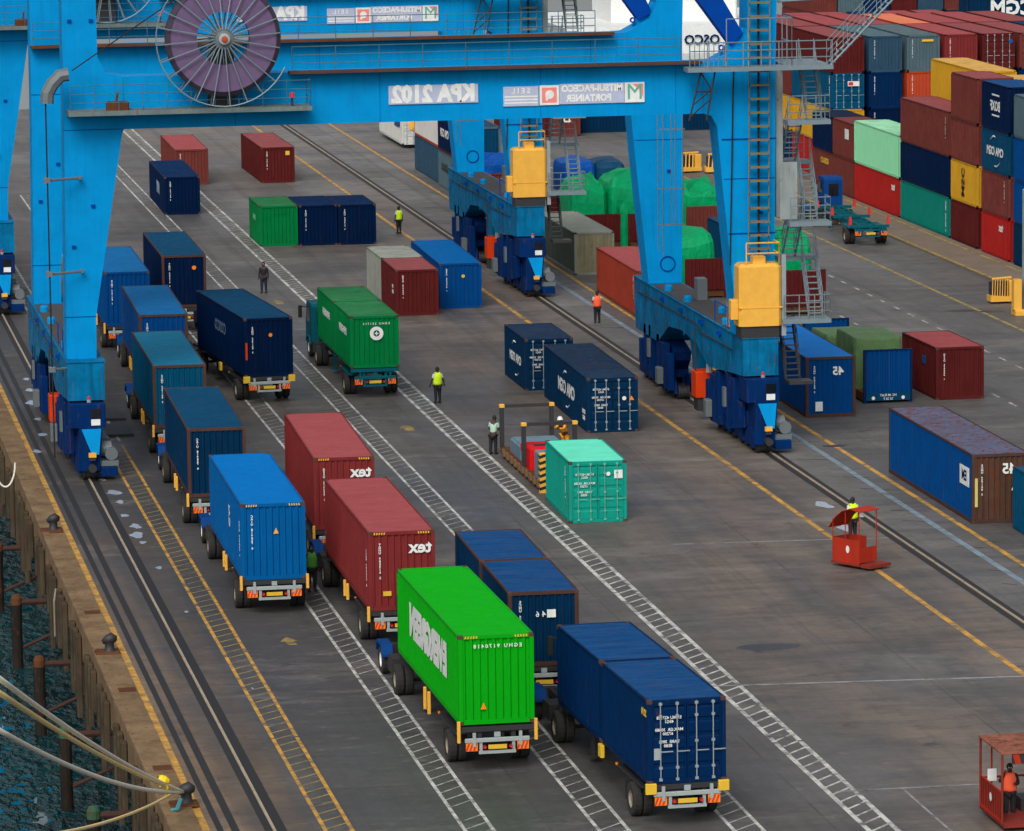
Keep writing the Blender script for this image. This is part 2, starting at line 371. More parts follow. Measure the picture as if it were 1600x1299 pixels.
# --- standing on the apron
t = container('turquoise short container with one rusty-edged door ajar, beside the flat racks', C['teal'], 35.95, 187.05, 0, 6.06, 2.59, -.02, end='door', frame=C['teal'], roof=paint('bleached_turquoise_roof', S(90,205,175), .15, .2, streak='y', fade=.2), sidenum=True, bars='green_s')
part('white_sticker', MB().box(.7, 1.05, -.03, .012, 1.85, 2.2), M['white'], t)
part('round_sticker', MB().lathe([(0, 0), (.09, 0)], (.45, -.03, 2.05), (0, -1, 0), 10), M['white'], t)
def cma(lbl, x, y, L, yaw, mat, end='door', k=1.0):
    t = container(lbl, mat, x, y, 0, L, 2.59, yaw, end=end)
    text('CMA CGM', (-W2-.004, L*.47, 1.28), .62*k, 'left', t, bold=.035, sx=1.15)
    for zz, s in ((2.0, 1), (.55, -1)):
        part('swoosh', MB().tube([(-W2-.005, L*.47+s*a, zz+s*.22*math.cos((a-.2)*2.2)-.1*s) for a in (-.1, .15, .4, .65, .9)], [.01, .045, .05, .03, .008], 4), M['white'], t)
    return t
t = cma('deep blue long container with white lettering, doors towards the viewer, on open ground', 41.32, 211.1, 12.19, -.014, C['cma'], k=1.4)
text('ECMU\n45G1', (-W2-.004, .9, .75), .3, 'left', t)
part('orange_sticker', MB().add([(.78,-.03,1.5),(1.02,-.03,1.5),(.9,-.03,1.72)], [(0,1,2)]), M['amber'], t)
part('round_sticker', MB().lathe([(0, 0), (.1, 0)], (.55, -.03, 1.6), (0, -1, 0), 10), M['white'], t)
cma('deep blue short container with white lettering, tucked behind the long blue one on open ground', 40.92, 225.4, 6.06, 0, C['cma'])
t = container('dark maroon short container beside the bright blue long one', C['maroon'], 38.98, 256.1, 0, 6.06, 2.59, -.01, roof=C['maroonr'])
text('CAI\nLINE', (-W2-.004, 1.2, 1.4), .3, 'left', t)
container('pale grey short container directly behind the dark maroon one', C['grey'], 39.08, 262.3, 0, 6.06, 2.59, 0, num=False)
t = container('bright blue long container with a small yellow mark, right of the dark maroon one', C['blue'], 41.85, 258.5, 0, 12.19, 2.59, -.02, roof=C['bblue'])
part('yellow_sticker', MB().lathe([(0, 0), (.1, 0)], (.15, -.02, 1.85), (0, -1, 0), 10), M['yblack'], t)
t = container('green small container with faint pale marks, left end of the green and navy row', C['mgreen'], 35.70, 292.8, 0, 2.99*2-.1, 2.59, 0, num=False)
text('EVERGREEN', (.1, -.02, 2.1), .16, 'end', t, spacing=1.3, mat=C['mgreen']); text('EVERG', (-W2-.004, 3.0, 1.6), .5, 'left', t, mat=plain('faded_green_lettering', S(120,190,150), .7))
container('navy container between the green one and the right navy one in the row across', C['navyd'], 38.20, 292.5, 0, 5.9, 2.59, 0, roof=C['navy'])
container('navy container at the right end of the green and navy row', C['navyd'], 40.68, 292.3, 0, 5.9, 2.59, 0, roof=C['navy'])
t = container('navy container with pale side lettering, standing in front of the distant pink-roofed red one', C['navyd'], 31.65, 313.6, 0, 12.19, 2.59, -.012, roof=C['navy'])
text('NYK', (-W2-.004, 5, 1.4), 1.1, 'left', t, bold=.03, mat=plain('faded_lettering2', S(150,165,190), .7))
container('brick red container standing partly behind the distant navy one, left of its twin', C['brown'], 34.42, 333.8, 0, 12.19, 2.59, -.015, roof=C['redr'])
t = container('maroon container with a small yellow plate on its end, standing alone near the crane rail', C['maroon'], 40.70, 333.6, 0, 12.19, 2.59, .006, roof=C['maroonr'])
part('yellow_plate', MB().box(.55, .85, -.02, .01, 2.0, 2.3), M['yblack'], t)
t = container('grey-green long container with pale roof and a streaked end, beside the far crane', C['beige'], 52.25, 272.2, 0, 12.19, 2.59, .0, roof=C['grey'], num=False, frame=C['grey'])
for o in t.children:
    if o.name.startswith('side_wall'): o.material_slots[0].material = C['greyg']
t = container('brick red long container right of the grey-green one, beyond the orange-vested person', C['brick'], 51.98, 252.1, 0, 12.19, 2.59, -.008, roof=C['redr'], sidenum=True)
t = container('blue long container marked 45 with a white square, behind the near crane bogies', C['blue'], 52.35, 213.2, 0, 12.9, HC, -.01, roof=paint('blue_sheen_roof', S(25,110,185), .1, .2, streak='y'), frame=C['gtrim'])
text('45', (.35, -.02, 2.2), .55, 'end', t, bold=.03); part('white_square', MB().box(-.75, -.4, -.02, .01, .3, .75), M['white'], t)
t = container('dark red short container with a blue sticker on its side, standing alone on the road', C['maroon'], 59.82, 217.2, 0, 6.06, 2.59, .02, roof=C['redr'])
part('blue_sticker', MB().box(-W2-.01, -W2+.01, 1.9, 2.4, 1.55, 1.95), C['bblue'], t)
t = container('long blue container with rust-brown end marked 45 and rusted roof, at the right edge', C['blue'], 52.15, 183.0, 0, 13.7, HC, 0, roof=C['rroof'], frame=C['gtrim'])
for o in list(t.children):
    if o.name.startswith('end_wall'): o.material_slots[0].material = C['rustb']
text('45', (.35, -.02, 2.25), .6, 'end', t, bold=.03)
part('white_square', MB().box(-W2-.012, -W2+.01, .5, 1.9, 1.45, 2.25), M['white'], t)
text('EM', (-W2-.016, 1.2, 1.85), .6, 'left', t, mat=C['navy'], bold=.03)
part('yellow_strip', MB().box(-1.1, -.98, -.012, .01, .7, 1.9), paint('pale_yellow_paint', S(200,190,120), .3, .3), t)
part('hazard_sticker', MB().add([(.45,-.022,1.35),(.7,-.022,1.35),(.57,-.022,1.62)], [(0,1,2)]), M['white'], t)
container('deep blue container cut off by the right edge, nearer than the rust-roofed one', C['tblue'], 53.5, 175.6, 0, 6.06, 2.59, 0, sidenum=True)
# --- row by the crane, left of the road
def row(lbl, mat, x, y, z, L, H=2.59, end='wall', **k): return container(lbl, mat, x, y, z, L, H, 0, end=end, casts=False, num=k.pop('num', False), **k)
row('slate blue container at the bottom of the first stack right of the white reefer', C['slateb'], 53.1, 328.9, 0, 12.19)
row('pale cream container on top of the slate blue one right of the white reefer', C['white'], 53.1, 328.9, 2.59, 12.19, frame=C['orange'])
t = row('pale grey container with dark side lettering, under the dark blue lettered one', C['slate'], 52.9, 322.5, 0, 6.06); text('CRONOS', (-W2-.004, 3, 1.5), .75, 'left', t, mat=M['dark'], bold=.03)
t = row('dark blue container with white lettering on top of the pale grey one', C['navyd'], 52.9, 322.5, 2.59, 6.06, frame=C['maroon']); text('CMA CGM', (-W2-.004, 3, 1.35), .8, 'left', t, bold=.03)
t = row('deep teal container with white lettering at the bottom, left of the blue-tarped red one', C['dteal'], 52.9, 316.1, 0, 6.06); text('CMA CGM', (-W2-.004, 3, 1.35), .8, 'left', t, bold=.03)
row('deep teal container stacked on the lettered teal one, left of the blue tarpaulin', C['dteal'], 52.9, 316.1, 2.59, 6.06, frame=C['slate'])
row('weathered red container under a crumpled blue tarpaulin, behind the far crane', C['brown'], 52.7, 309.7, 0, 6.06)
t = container('white refrigerated container with blue side lettering and a yellow sunburst on its doors', C['white'], 54.6, 357.5, .3, 12.19, 2.59, 0, end='door', num=False, casts=False)
text('MAERSK', (-W2-.004, 2.4, 1.5), .8, 'left', t, mat=C['blue'], bold=.03)
part('sunburst', MB().lathe([(0, 0), (.35, 0)], (-.35, -.04, 1.5), (0, -1, 0), 12), M['yellow'], t)
row('low white reefer standing in front of the sunburst reefer', C['white'], 52.9, 357.2, 0, 1.9, 1.1) if False else None
row('pale grey container with rusty streaks, behind the crane stairs and left of the green tarpaulins', C['grey'], 53.55, 300.5, 0, 6.06, frame=C['gtrim'])
row('small dark teal container seen between the near crane legs', C['dteal'], 61.8, 272.5, 0, 6.06)
# --- main stack, nearest row facing the road (x 77.9)
XR = 77.87+W2
def st(lbl, mat, x, y, z, L=12.19, H=2.59, end='wall', **k):
    return container(lbl, mat, x, y, z, L, H, 0, end=end, casts=False, num=k.pop('num', end == 'wall'), group='stacked yard containers', **k)
t = st('bright red container with white lettering at ground level under the mint green one', C['bred'], XR, 298.1, 0); text('tex', (-W2-.004, 1.5, 1.9), .7, 'left', t, bold=.03)
st('mint green container on top of the bright red one, behind the empty trailer', C['mint'], XR, 298.1, 2.59, 12.19, HC)
t = st('sea-green container with a long white number strip, at ground level', C['dgteal'], XR, 285.5, 0); text(NUMS[0], (-W2-.004, .75, 1.3), .19, 'left', t, sx=1.3, line=.8, bold=.05)
st('plain dark navy container between the sea-green one and the red-brown one', C['navyd'], XR, 285.5, 2.59)
st('red-brown container on top of the plain dark navy one, third tier by the road', C['brown'], XR, 285.5, 5.18, 12.19, 2.896, sidenum=True, roof=C['maroonr'])
st('dull brown short container at ground level under the mustard yellow one', C['maroon'], XR, 279.0, 0, 6.06)
t = st('mustard yellow short container with black lettering turned on its side', C['yel'], XR, 279.0, 2.59, 6.06); text('MSC', (-W2-.004, 3.2, 1.3), .95, 'left', t, mat=M['black'], rot90=True, bold=.03)
st('patched weathered red short container above the mustard yellow one', C['wred'], XR, 279.0, 5.18, 6.06)
st('brown short container topmost above the patched weathered red one', C['brown'], XR, 279.0, 7.77, 6.06, 2.896, roof=C['maroonr'])
t = st('bright red short container with white lettering at ground level, right of the dull brown one', C['bred'], XR, 271.8, 0, 6.06); text('tex', (-W2-.004, 1.6, 1.9), .7, 'left', t, bold=.03)
st('maroon streaked short container above the bright red short one', C['wred'], XR, 271.8, 2.59, 6.06, sidenum=True)
t = st('deep teal short container with white lettering and two swooshes, third tier', C['dteal'], XR, 271.8, 5.18, 6.06); text('CMA CGM', (-W2-.004, 3, 1.3), .72, 'left', t, bold=.035, sx=1.1)
for zz, s in ((2.15, 1), (.5, -1)): part('swoosh', MB().tube([(-W2-.005, 3+s*a, zz+s*.25*math.cos((a-.2)*2)-.15*s) for a in (-.1, .2, .5, .8, 1.1)], [.01, .05, .06, .04, .01], 4), M['white'], t)
t = st('navy short container with white letters between two bars, topmost by the road', C['navyd'], XR, 271.8, 7.77, 6.06, 2.896, roof=C['navyf']); text('BOXF', (-W2-.004, 3, 1.5), .85, 'left', t, bold=.03)
for zz in (2.15, .9): part('logo_bar', MB().box(-W2-.01, -W2, 2.1, 3.7, zz, zz+.1), M['white'], t)
for i, (c, l) in enumerate((('cma', 'dark blue short container at ground level in the last column on the right'), ('blue', 'blue short container, second tier of the last column on the right'), ('blue', 'blue short container, third tier of the last column on the right'), ('slate', 'slate grey short container, topmost of the last column on the right'))):
    st(l, C[c], XR, 264.6, i*2.59, 6.06)
t = st('red-brown container with yellow side lettering at ground level, left of the bright red one', C['brown'], XR, 310.4, 0, 12.1); text('GESEACO', (-W2-.004, 8.4, 1.9), .55, 'left', t, mat=M['yblack'], bold=.03)
t = st('red-brown short container with a white placard, above the yellow-lettered one', C['brown'], XR, 310.4, 2.59, 6.06); part('placard', MB().box(-W2-.012, -W2, 1.4, 2.5, 1.4, 2.1), M['white'], t)
st('dark navy short container left of the red-brown one with the placard', C['navyd'], XR, 316.5, 2.59, 6.0)
# --- the block behind, four tiers high
cols = [('maroon','cma','yel','bred'), ('slateb','navy','navyd','brown'), ('slate','orange','maroon','brown'), ('red','maroon','navyd','blue'), ('maroon','red','dteal','brown'), ('brown','navy','grey','maroon'), ('navy','red','blue','brown')]
cn = {'maroon':'maroon','cma':'deep blue','yel':'mustard yellow','bred':'bright red','slateb':'slate blue','navy':'navy','navyd':'dark navy','brown':'red-brown','slate':'slate grey','orange':'burnt orange','red':'brick red','blue':'blue','dteal':'dark teal','grey':'pale grey','white':'white','teal':'turquoise','mint':'mint','tblue':'teal-blue'}
ordn = ['first','second','third','fourth','fifth','sixth','seventh','eighth','ninth','tenth']
tier = ['top tier','second tier down','third tier down','ground tier']
XB, YB = 79.3, 322.7
for k, cc in enumerate(cols):
    for j, c in enumerate(cc):
        x = XB+W2+2.79*k; z = 7.77-2.59*j
        end = 'door' if (k, j) in ((4, 0), (0, 1), (5, 0)) else 'wall'
        rf = {'maroon':C['maroonr'],'red':C['redr'],'brown':C['maroonr'],'slateb':C['slate']}.get(c)
        mt = C[c] if (k, j) != (0, 1) else C['tblue']; nm = cn[c] if (k, j) != (0, 1) else 'teal-blue'
        t = st(f'{nm} container, {tier[j]} in the {ordn[k]} column of the tall block', mt, x, YB, z, end=end, roof=rf)
        if (k, j) == (2, 0): part('yellow_label', MB().box(-.1, .75, -.02, .01, 2.12, 2.28), M['yblack'], t)
        if (k, j) == (0, 1):
            part('red_white_label', MB().box(.0, .85, -.05, -.03, 1.65, 2.0), M['white'], t); part('red_label', MB().box(.05, .4, -.056, -.05, 1.7, 1.95), M['red'], t)
            text(NUMS[1], (-W2-.004, .5, 1.4), .19, 'left', t, sx=1.3, line=.8, bold=.05)
        if (k, j) == (4, 0): part('blue_sticker', MB().lathe([(0, 0), (.15, 0)], (.9, -.05, 2.0), (0, -1, 0), 12), C['bblue'], t)
bay2 = ['maroon','red','red','orange','red','brown','maroon']
for k, c in enumerate(bay2):
    for j in range(4):
        cc = c if j == 0 else ('brown','yel','navy')[j-1] if k == 0 else ('navy','maroon','brown','slate')[(k+j) % 4]
        st(f'{cn[cc]} container, {tier[j]} in the {ordn[k]} column, rear bay', C[cc], XB+W2+2.79*k, YB+12.6, 7.77-2.59*j, roof={'orange':paint('orange_roof_paint', S(200,115,85), .1, .25),'maroon':C['maroonr']}.get(cc, C['redr']))
t = st('mustard yellow container on the fourth tier behind the red-brown one by the road', C['yel'], 80.75+W2, 288.5, 7.77); st('blue container directly beneath the yellow one of the hidden second row', C['blue'], 80.75+W2, 288.5, 5.18)
st('brown container under the blue one of the second row', C['brown'], 80.75+W2, 288.5, 2.59); st('maroon container at ground level of the second row', C['maroon'], 80.75+W2, 288.5, 0)
st('mustard yellow short container topmost in the second row', C['yel'], 80.75+W2, 279.0, 7.77, 6.06)
for j_, l_ in enumerate(('ground tier', 'second tier', 'third tier')): st('navy short container, '+l_+' below the yellow one at the right edge', C['navy'], 80.75+W2, 279.0, j_*2.59, 6.06)
# --- far block with doors towards us
farc = [('orange', 'wall'), ('tblue', 'door'), ('brown', 'wall'), ('navy', 'door'), ('maroon', 'door'), ('maroon', 'door')]
fx = [91.3, 94.3, 97.1, 100.0, 102.8, 105.6]
for k, (c, e) in enumerate(farc):
    for j in range(3):
        cc = c if j == 0 else ('brown','maroon','blue','brown','navy','red')[(k+j-1) % 6]
        t = st(f'{cn[cc]} container, {("top","second","ground")[j]} tier, {ordn[k]} from the left in the distant row', C[cc], fx[k]-1.6, 378, 5.18-2.59*j, end=e if j == 0 else 'wall', roof=C['redr'] if cc != 'navy' else C['navy'])
    if k in (4, 5):
        text('▲', (0, 0, 0), .01, 'end', t) if False else None
for k in range(9):
    c = ('brown','slate','navy','maroon','slateb','brown','blue','slate','navy')[k]
    for j in range(3):
        cc = c if j == 0 else ('navy','brown','slate')[(k+j) % 3]
        st(f'{cn[cc]} container, {("upper","middle","ground level")[j]}, {ordn[k]} from the left in the farthest row', C[cc], 106.5+k*1.0*2.6-2, 428, 5.18-2.59*j, num=False)
def sideways(lbl, mat, x, y, z, L, H, txt, size, tx=0, tz=1.5, mt=None):
    """long side faces the camera: built rotated a quarter turn"""
    t = container(lbl, mat, x, y, z, L, H, R(-90), casts=False, num=False, group='stacked yard containers')
    # local -Y end points to -X; the camera-facing long side is local +x
    if txt:
        src = text(txt, (0, 0, 0), size, 'end', None, mt or M['white'], bold=.035, name='lettering')
        src.parent = t; src.rotation_euler = (0, 0, R(90)); src.location = (W2+.006, L/2+tx, tz)
    return t
sideways('large deep blue container lying crosswise with white lettering, at the top right corner', C['cma'], 97.1, 352, 8.69, 12.19, HC, 'CMA CGM', 1.6, -.5, 1.6)
sideways('brown crosswise container directly under the large lettered one at the top right', C['brown'], 97.1, 352, 5.79, 12.19, HC, None, 1)
sideways('navy crosswise container, third from the top at the top right corner', C['navy'], 97.1, 352, 2.9, 12.19, HC, None, 1)
sideways('maroon crosswise container at ground level at the top right corner', C['maroon'], 97.1, 352, 0, 12.19, HC, None, 1)
sideways('dark blue crosswise container with white lettering and swoosh, seen under the crane beam', C['cma'], 69.3, 368, 0, 12.19, 2.59, 'CMA CGM', 1.2, -2.0, 2.1)
sideways('blue crosswise container upon the lettered one under the crane beam', C['blue'], 69.3, 368, 2.59, 12.19, 2.59, None, 1)
sideways('blue crosswise container seen between the near crane legs', C['navy'], 82.2, 368, 0, 12.19, 2.59, None, 1)
t = row('red container with white marks left of the crosswise blue one under the beam', C['brown'], 67.6, 364, 0, 12.19); text('tex', (.2, -.02, 1.8), 1.1, 'end', t, rot90=True)
row('red-brown container beside the red one with white marks under the beam', C['maroon'], 65.1, 364, 0, 12.19)
# ------------------------------------------------------------------ trucks
def wheel(parent, x, y, z=.5, r=.5, w=.3, dual=0, side=-1, hub=None, x2=None):
    """one wheel = tyre with rim as sub-part; meshes shared"""
    wk = link('wheel', cached(('tyre', r, w), lambda: MB().lathe([(r*.55,-w/2),(r*.92,-w/2),(r,-w/2+.05),(r,w/2-.05),(r*.92,w/2),(r*.55,w/2)], (0,0,0), (1,0,0), 20).mesh('tyre', M['tyre'], smooth=False)), parent, M['tyre'], (x, y, z))
    s = -1 if x < 0 else 1
    link('rim', cached(('rim', r, w, s), lambda: MB().lathe([(r*.56,s*w*.45),(r*.52,s*w*.45),(r*.46,s*w*.1),(r*.3,s*w*.1),(r*.22,s*w*.35),(0,s*w*.38)], (0,0,0), (1,0,0), 16).mesh('rim')), wk, hub or M['rim'])
    return wk
def axle(t, y, hub=None):
    for s in (-1, 1):
        for d in (.86, 1.18): wheel(t, s*d, y, .53, .53, .29, hub=hub)
    part('axle', MB().tube([(-1.0, y, .5), (1.0, y, .5)], .07, 8), M['dark'], t)
def reflector(t, x, z):
    b = MB().box(x-.19, x+.19, -.05, -.02, z-.13, z+.13); o = part('reflector_board', b, M['amber'], t)
    s = MB()
    for i in (-1, 0, 1): s.add([(x+i*.12-.09,-.054,z-.12),(x+i*.12-.03,-.054,z-.12),(x+i*.12+.06,-.054,z+.12),(x+i*.12,-.054,z+.12)], [(0,1,2,3)])
    part('red_stripes', s, M['red'], o)
def truck(label, x, y, rz=0, bed=BED, chassis='dark', cab='blue', posts='yellow', half=True, empty=False, plate=True, L=12.3):
    t = thing('container_truck', label, 'truck', (x, y, 0), rz, 'container trucks')
    cm = M[chassis]; b = MB(); dz = bed-1.36
    for s in (-1, 1):
        b.box(s*.55-.07, s*.55+.07, .1, L-2.6, .95+dz, 1.28+dz); b.box(s*.55-.07, s*.55+.07, L-2.6, L, 1.12+dz, 1.3+dz)
    yy = .3
    while yy < L-.2: b.box(-.48, .48, yy, yy+.12, 1.08+dz, 1.27+dz); yy += 1.45
    part('chassis', b, cm, t)
    for yy in (.02, 6.0, L-.35): part('bolster', MB().box(-1.2, 1.2, yy, yy+.28, 1.18+dz, 1.35+dz), cm, t)
    for s in (-1, 1): part('mudguard', MB().box(s*.75-.45, s*.75+.45, .9, 4.0, 1.06, 1.12), cm, t)
    if chassis == 'dark' or True:
        b = MB().bbox(-1.05, 1.05, -.06, .02, .99, 1.12, .02).box(-.6, .6, -.03, .03, .6, .7).box(-.58, -.48, -.02, .03, .7, .99).box(.48, .58, -.02, .03, .7, .99).box(-.1, .1, -.04, 0, 1.14, 1.3).box(-.8, -.7, -.07, 0, .85, 1.3).box(.7, .8, -.07, 0, .85, 1.3)
        part('rear_bumper', b, M['bumper'] if chassis == 'dark' else cm, t)
    if plate: part('number_plate', MB().box(-.3, .3, -.075, -.06, .76, .9), M['yblack'], t)
    for s in (-1, 1):
        part('tail_lamp', MB().lathe([(0, .0), (.06, 0), (.06, .05)], (s*.42, -.06, .84), (0, -1, 0), 10), M['red'], t)
        reflector(t, s*.83, .84)
    if posts == 'yellow':
        for s in (-1, 1):
            for yy in (-.1, 5.6, 6.4):
                xx = s*1.25
                part('corner_guide', MB().bbox(xx-.05, xx+.06, yy, yy+.12, 1.0 if yy < 1 else .75, 1.55+dz if yy < 1 else 1.36+dz, .02), M['yellow'], t)
    elif posts == 'block':
        for s in (-1, 1): part('corner_guide', MB().bbox(s*1.13-.17, s*1.13+.17, -.1, .05, 1.08, 1.4, .02), M['yblack'], t)
        part('corner_guide', MB().bbox(-1.33, -1.2, 5.7, 6.1, .95, 1.35, .02), M['yblack'], t)
    elif posts == 'redcone':
        for s in (-1, 1):
            for yy in (.4, 6.2, 11.0): part('corner_guide', MB().prism([(s*1.22-.1, 1.36), (s*1.22+.1, 1.36), (s*1.22+.05, 1.85), (s*1.22-.05, 1.85)], yy, yy+.2), M['red'], t)
    axle(t, 1.85)
    for s in (-1, 1):
        part('mudflap', MB().box(s*1.0-.3, s*1.0+.3, 2.55, 2.57, .35, .95), M['black'], t)
        part('marker_lamp', MB().box(s*1.12-.03, s*1.12+.03, 4.4, 4.5, 1.0, 1.08), M['amber'], t)
    part('air_tank', MB().lathe([(0, 0), (.13, .02), (.13, .8), (0, .82)], (-.3, 4.1, .8), (1, 0, 0), 12), M['grey'], t)
    part('brake_hose', MB().tube([(.3, 4.0, .9), (.35, 7.0, .8), (.2, 10.2, .95), (.1, 11.5, 1.3), (.1, 13.8, 1.5)], .03, 5), M['black'], t)
    for s in (-1, 1): part('landing_leg', MB().box(s*.75-.06, s*.75+.06, 9.2, 9.35, .25, 1.15).box(s*.75-.14, s*.75+.14, 9.1, 9.45, .2, .26), cm, t)
    # tractor
    f = MB()
    for s in (-1, 1): f.box(s*.42-.06, s*.42+.06, 10.7, 17.2, .62, .86)
    f.box(-1.15, 1.15, 17.0, 17.3, .4, .85).bbox(-.5, .5, 11.9, 13.0, .86, 1.08, .1).box(-1.2, -.5, 13.6, 14.6, .45, 1.0).box(.5, 1.2, 13.6, 14.6, .45, 1.0)
    part('tractor_frame', f, M['dark'], t)
    axle(t, 12.4)
    for s in (-1, 1): wheel(t, s*1.08, 16.1, .5, .5, .3, hub=M['white'])
    for s in (-1, 1):
        part('front_mudguard', MB().prismx([(15.4, .8), (15.4, .72), (15.62, 1.05), (16.58, 1.05), (16.8, .72), (16.8, .8), (16.62, 1.14), (15.58, 1.14)], s*1.08-.2, s*1.08+.2), M[cab], t)
    cx0 = -.05 if half else -1.2
    cb = MB().prismx([(14.95, .9), (14.9, 2.75), (15.1, 2.9), (16.9, 2.9), (17.15, 2.0), (17.35, 1.85), (17.35, .75), (16.85, .75), (16.6, 1.12), (15.6, 1.12), (15.4, .9)], cx0, 1.2)
    cab_o = part('cab', cb, M[cab], t)
    part('rear_window', MB().box(cx0+.3, .9, 14.86, 14.9, 1.75, 2.5), M['glass'], cab_o)
    part('windscreen', MB().add([(cx0+.12, 17.14, 2.06), (1.08, 17.14, 2.06), (1.08, 16.94, 2.78), (cx0+.12, 16.94, 2.78)], [(0, 1, 2, 3)]), M['glass'], cab_o)
    for s in (-1, 1):
        sx_ = 1.2 if s > 0 else cx0
        part('side_window', MB().box(min(sx_, sx_+s*.015), max(sx_, sx_+s*.015), 15.6, 16.8, 1.85, 2.65), M['glass'], cab_o)
        part('mirror', MB().tube([(sx_, 17.0, 2.5), (sx_+s*.3, 17.1, 2.55)], .025, 5).bbox(sx_+s*.32-.1, sx_+s*.32+.1, 17.06, 17.14, 1.95, 2.6, .02), M['black'], cab_o)
    return t
truck('nearest middle truck with orange corner guides, under the bright green container', 24.05, 142.5, .012, 1.5)
truck('truck with orange corner guides under the light blue container', 20.30, 170.1, -.012)
truck('truck under the nearer brick red tex container', 24.10, 163.0, -.004)
truck('truck under the farther brick red tex container', 24.39, 180.3, -.03)
truck('truck with yellow corner blocks under the nearest pair of navy containers', 28.40, 133.9, .041, posts='block')
truck('truck under the dusty-roofed dark navy pair, beside the bright green container', 27.3, 152.0, -.017, posts='block')
truck('teal truck with blue cab under the pair of green containers', 32.05, 224.8, 0, 1.5, 'cabteal', 'cabteal', 'none', half=False)
truck('truck standing askew under the dark navy container with faint lettering', 26.72, 224.3, .085, posts='block')
truck('truck under the teal-blue container in the left lane', 20.74, 208.6, -.014)
truck('truck under the teal-roofed dark navy container behind the light blue one', 20.30, 189.3, -.02)
truck('truck under the mid blue container in the left lane', 21.83, 227.0, -.02)
truck('truck under the dark navy container with the round orange sticker', 25.47, 252.3, -.01)
truck('last truck of the left lane, half hidden by the crane leg', 21.7, 245.4, -.01)
truck('blue truck with an empty teal trailer driving beside the yard stacks', 71.9, 282.2, -.045, 1.36, 'cabteal', 'blue', 'redcone', half=True)
# ------------------------------------------------------------------ ship-to-shore cranes
CB = paint('crane_blue_paint', S(0,137,202), .03, .3, .5)
CBD = paint('crane_detail_and_shade_blue', S(0,62,150), .05, .3, .45)
CBOG = paint('bogie_blue_paint', S(0,42,96), .3, .6, .5)
SILL = paint('stained_crane_blue_paint', S(0,110,158), .4, .95, .45)
GALV = plain('galvanised_rail', S(120,138,145), .5, .3)
PURP = plain('purple_cable_coil', S(98,78,114), .75, 0, .45)
def railing(name, pts, parent, off, mat=None, h=1.1, step=1.6, r=.022, mid=2):
    b = MB(); pts = [Vector(p) for p in pts]
    for a, c in zip(pts, pts[1:]):
        n = max(1, round((c-a).length/step))
        for i in range(n+1): p = a+(c-a)*i/n; b.tube([p, p+Vector((0, 0, h))], r, 5)
        for k in range(mid+1): zz = h*(k+1)/(mid+1); b.tube([a+Vector((0,0,zz)), c+Vector((0,0,zz))], r, 5)
    return part(name, b, mat or GALV, parent, off)
def stair(parent, off, x0, x1, ya, za, yb, zb, along='y', mat=None):
    b = MB(); n = max(3, int(abs(zb-za)/.24))
    def P(u, v, z): return (u, v, z) if along == 'y' else (v, u, z)
    for xx in (x0, x1):
        b.tube([P(xx, ya, za), P(xx, yb, zb)], .05, 4)
    for i in range(n):
        f = (i+.5)/n; y = ya+(yb-ya)*f; z = za+(zb-za)*f
        a, c = P(x0, y-.1, z-.02), P(x1, y+.1, z+.02)
        b.box(min(a[0],c[0]), max(a[0],c[0]), min(a[1],c[1]), max(a[1],c[1]), z-.02, z+.02)
    s = part('stair', b, mat or GALV, parent, off)
    h = MB()
    for xx in (x0, x1):
        for q in (.55, 1.05): h.tube([P(xx, ya, za+q), P(xx, yb, zb+q)], .02, 5)
        for i in range(0, 5):
            f = i/4; y = ya+(yb-ya)*f; z = za+(zb-za)*f; h.tube([P(xx, y, z), P(xx, y, z+1.05)], .018, 5)
    part('handrail', h, mat or GALV, s, off)
    for o in s.children: pass
    # sub-part shares the parent's offset
    return s
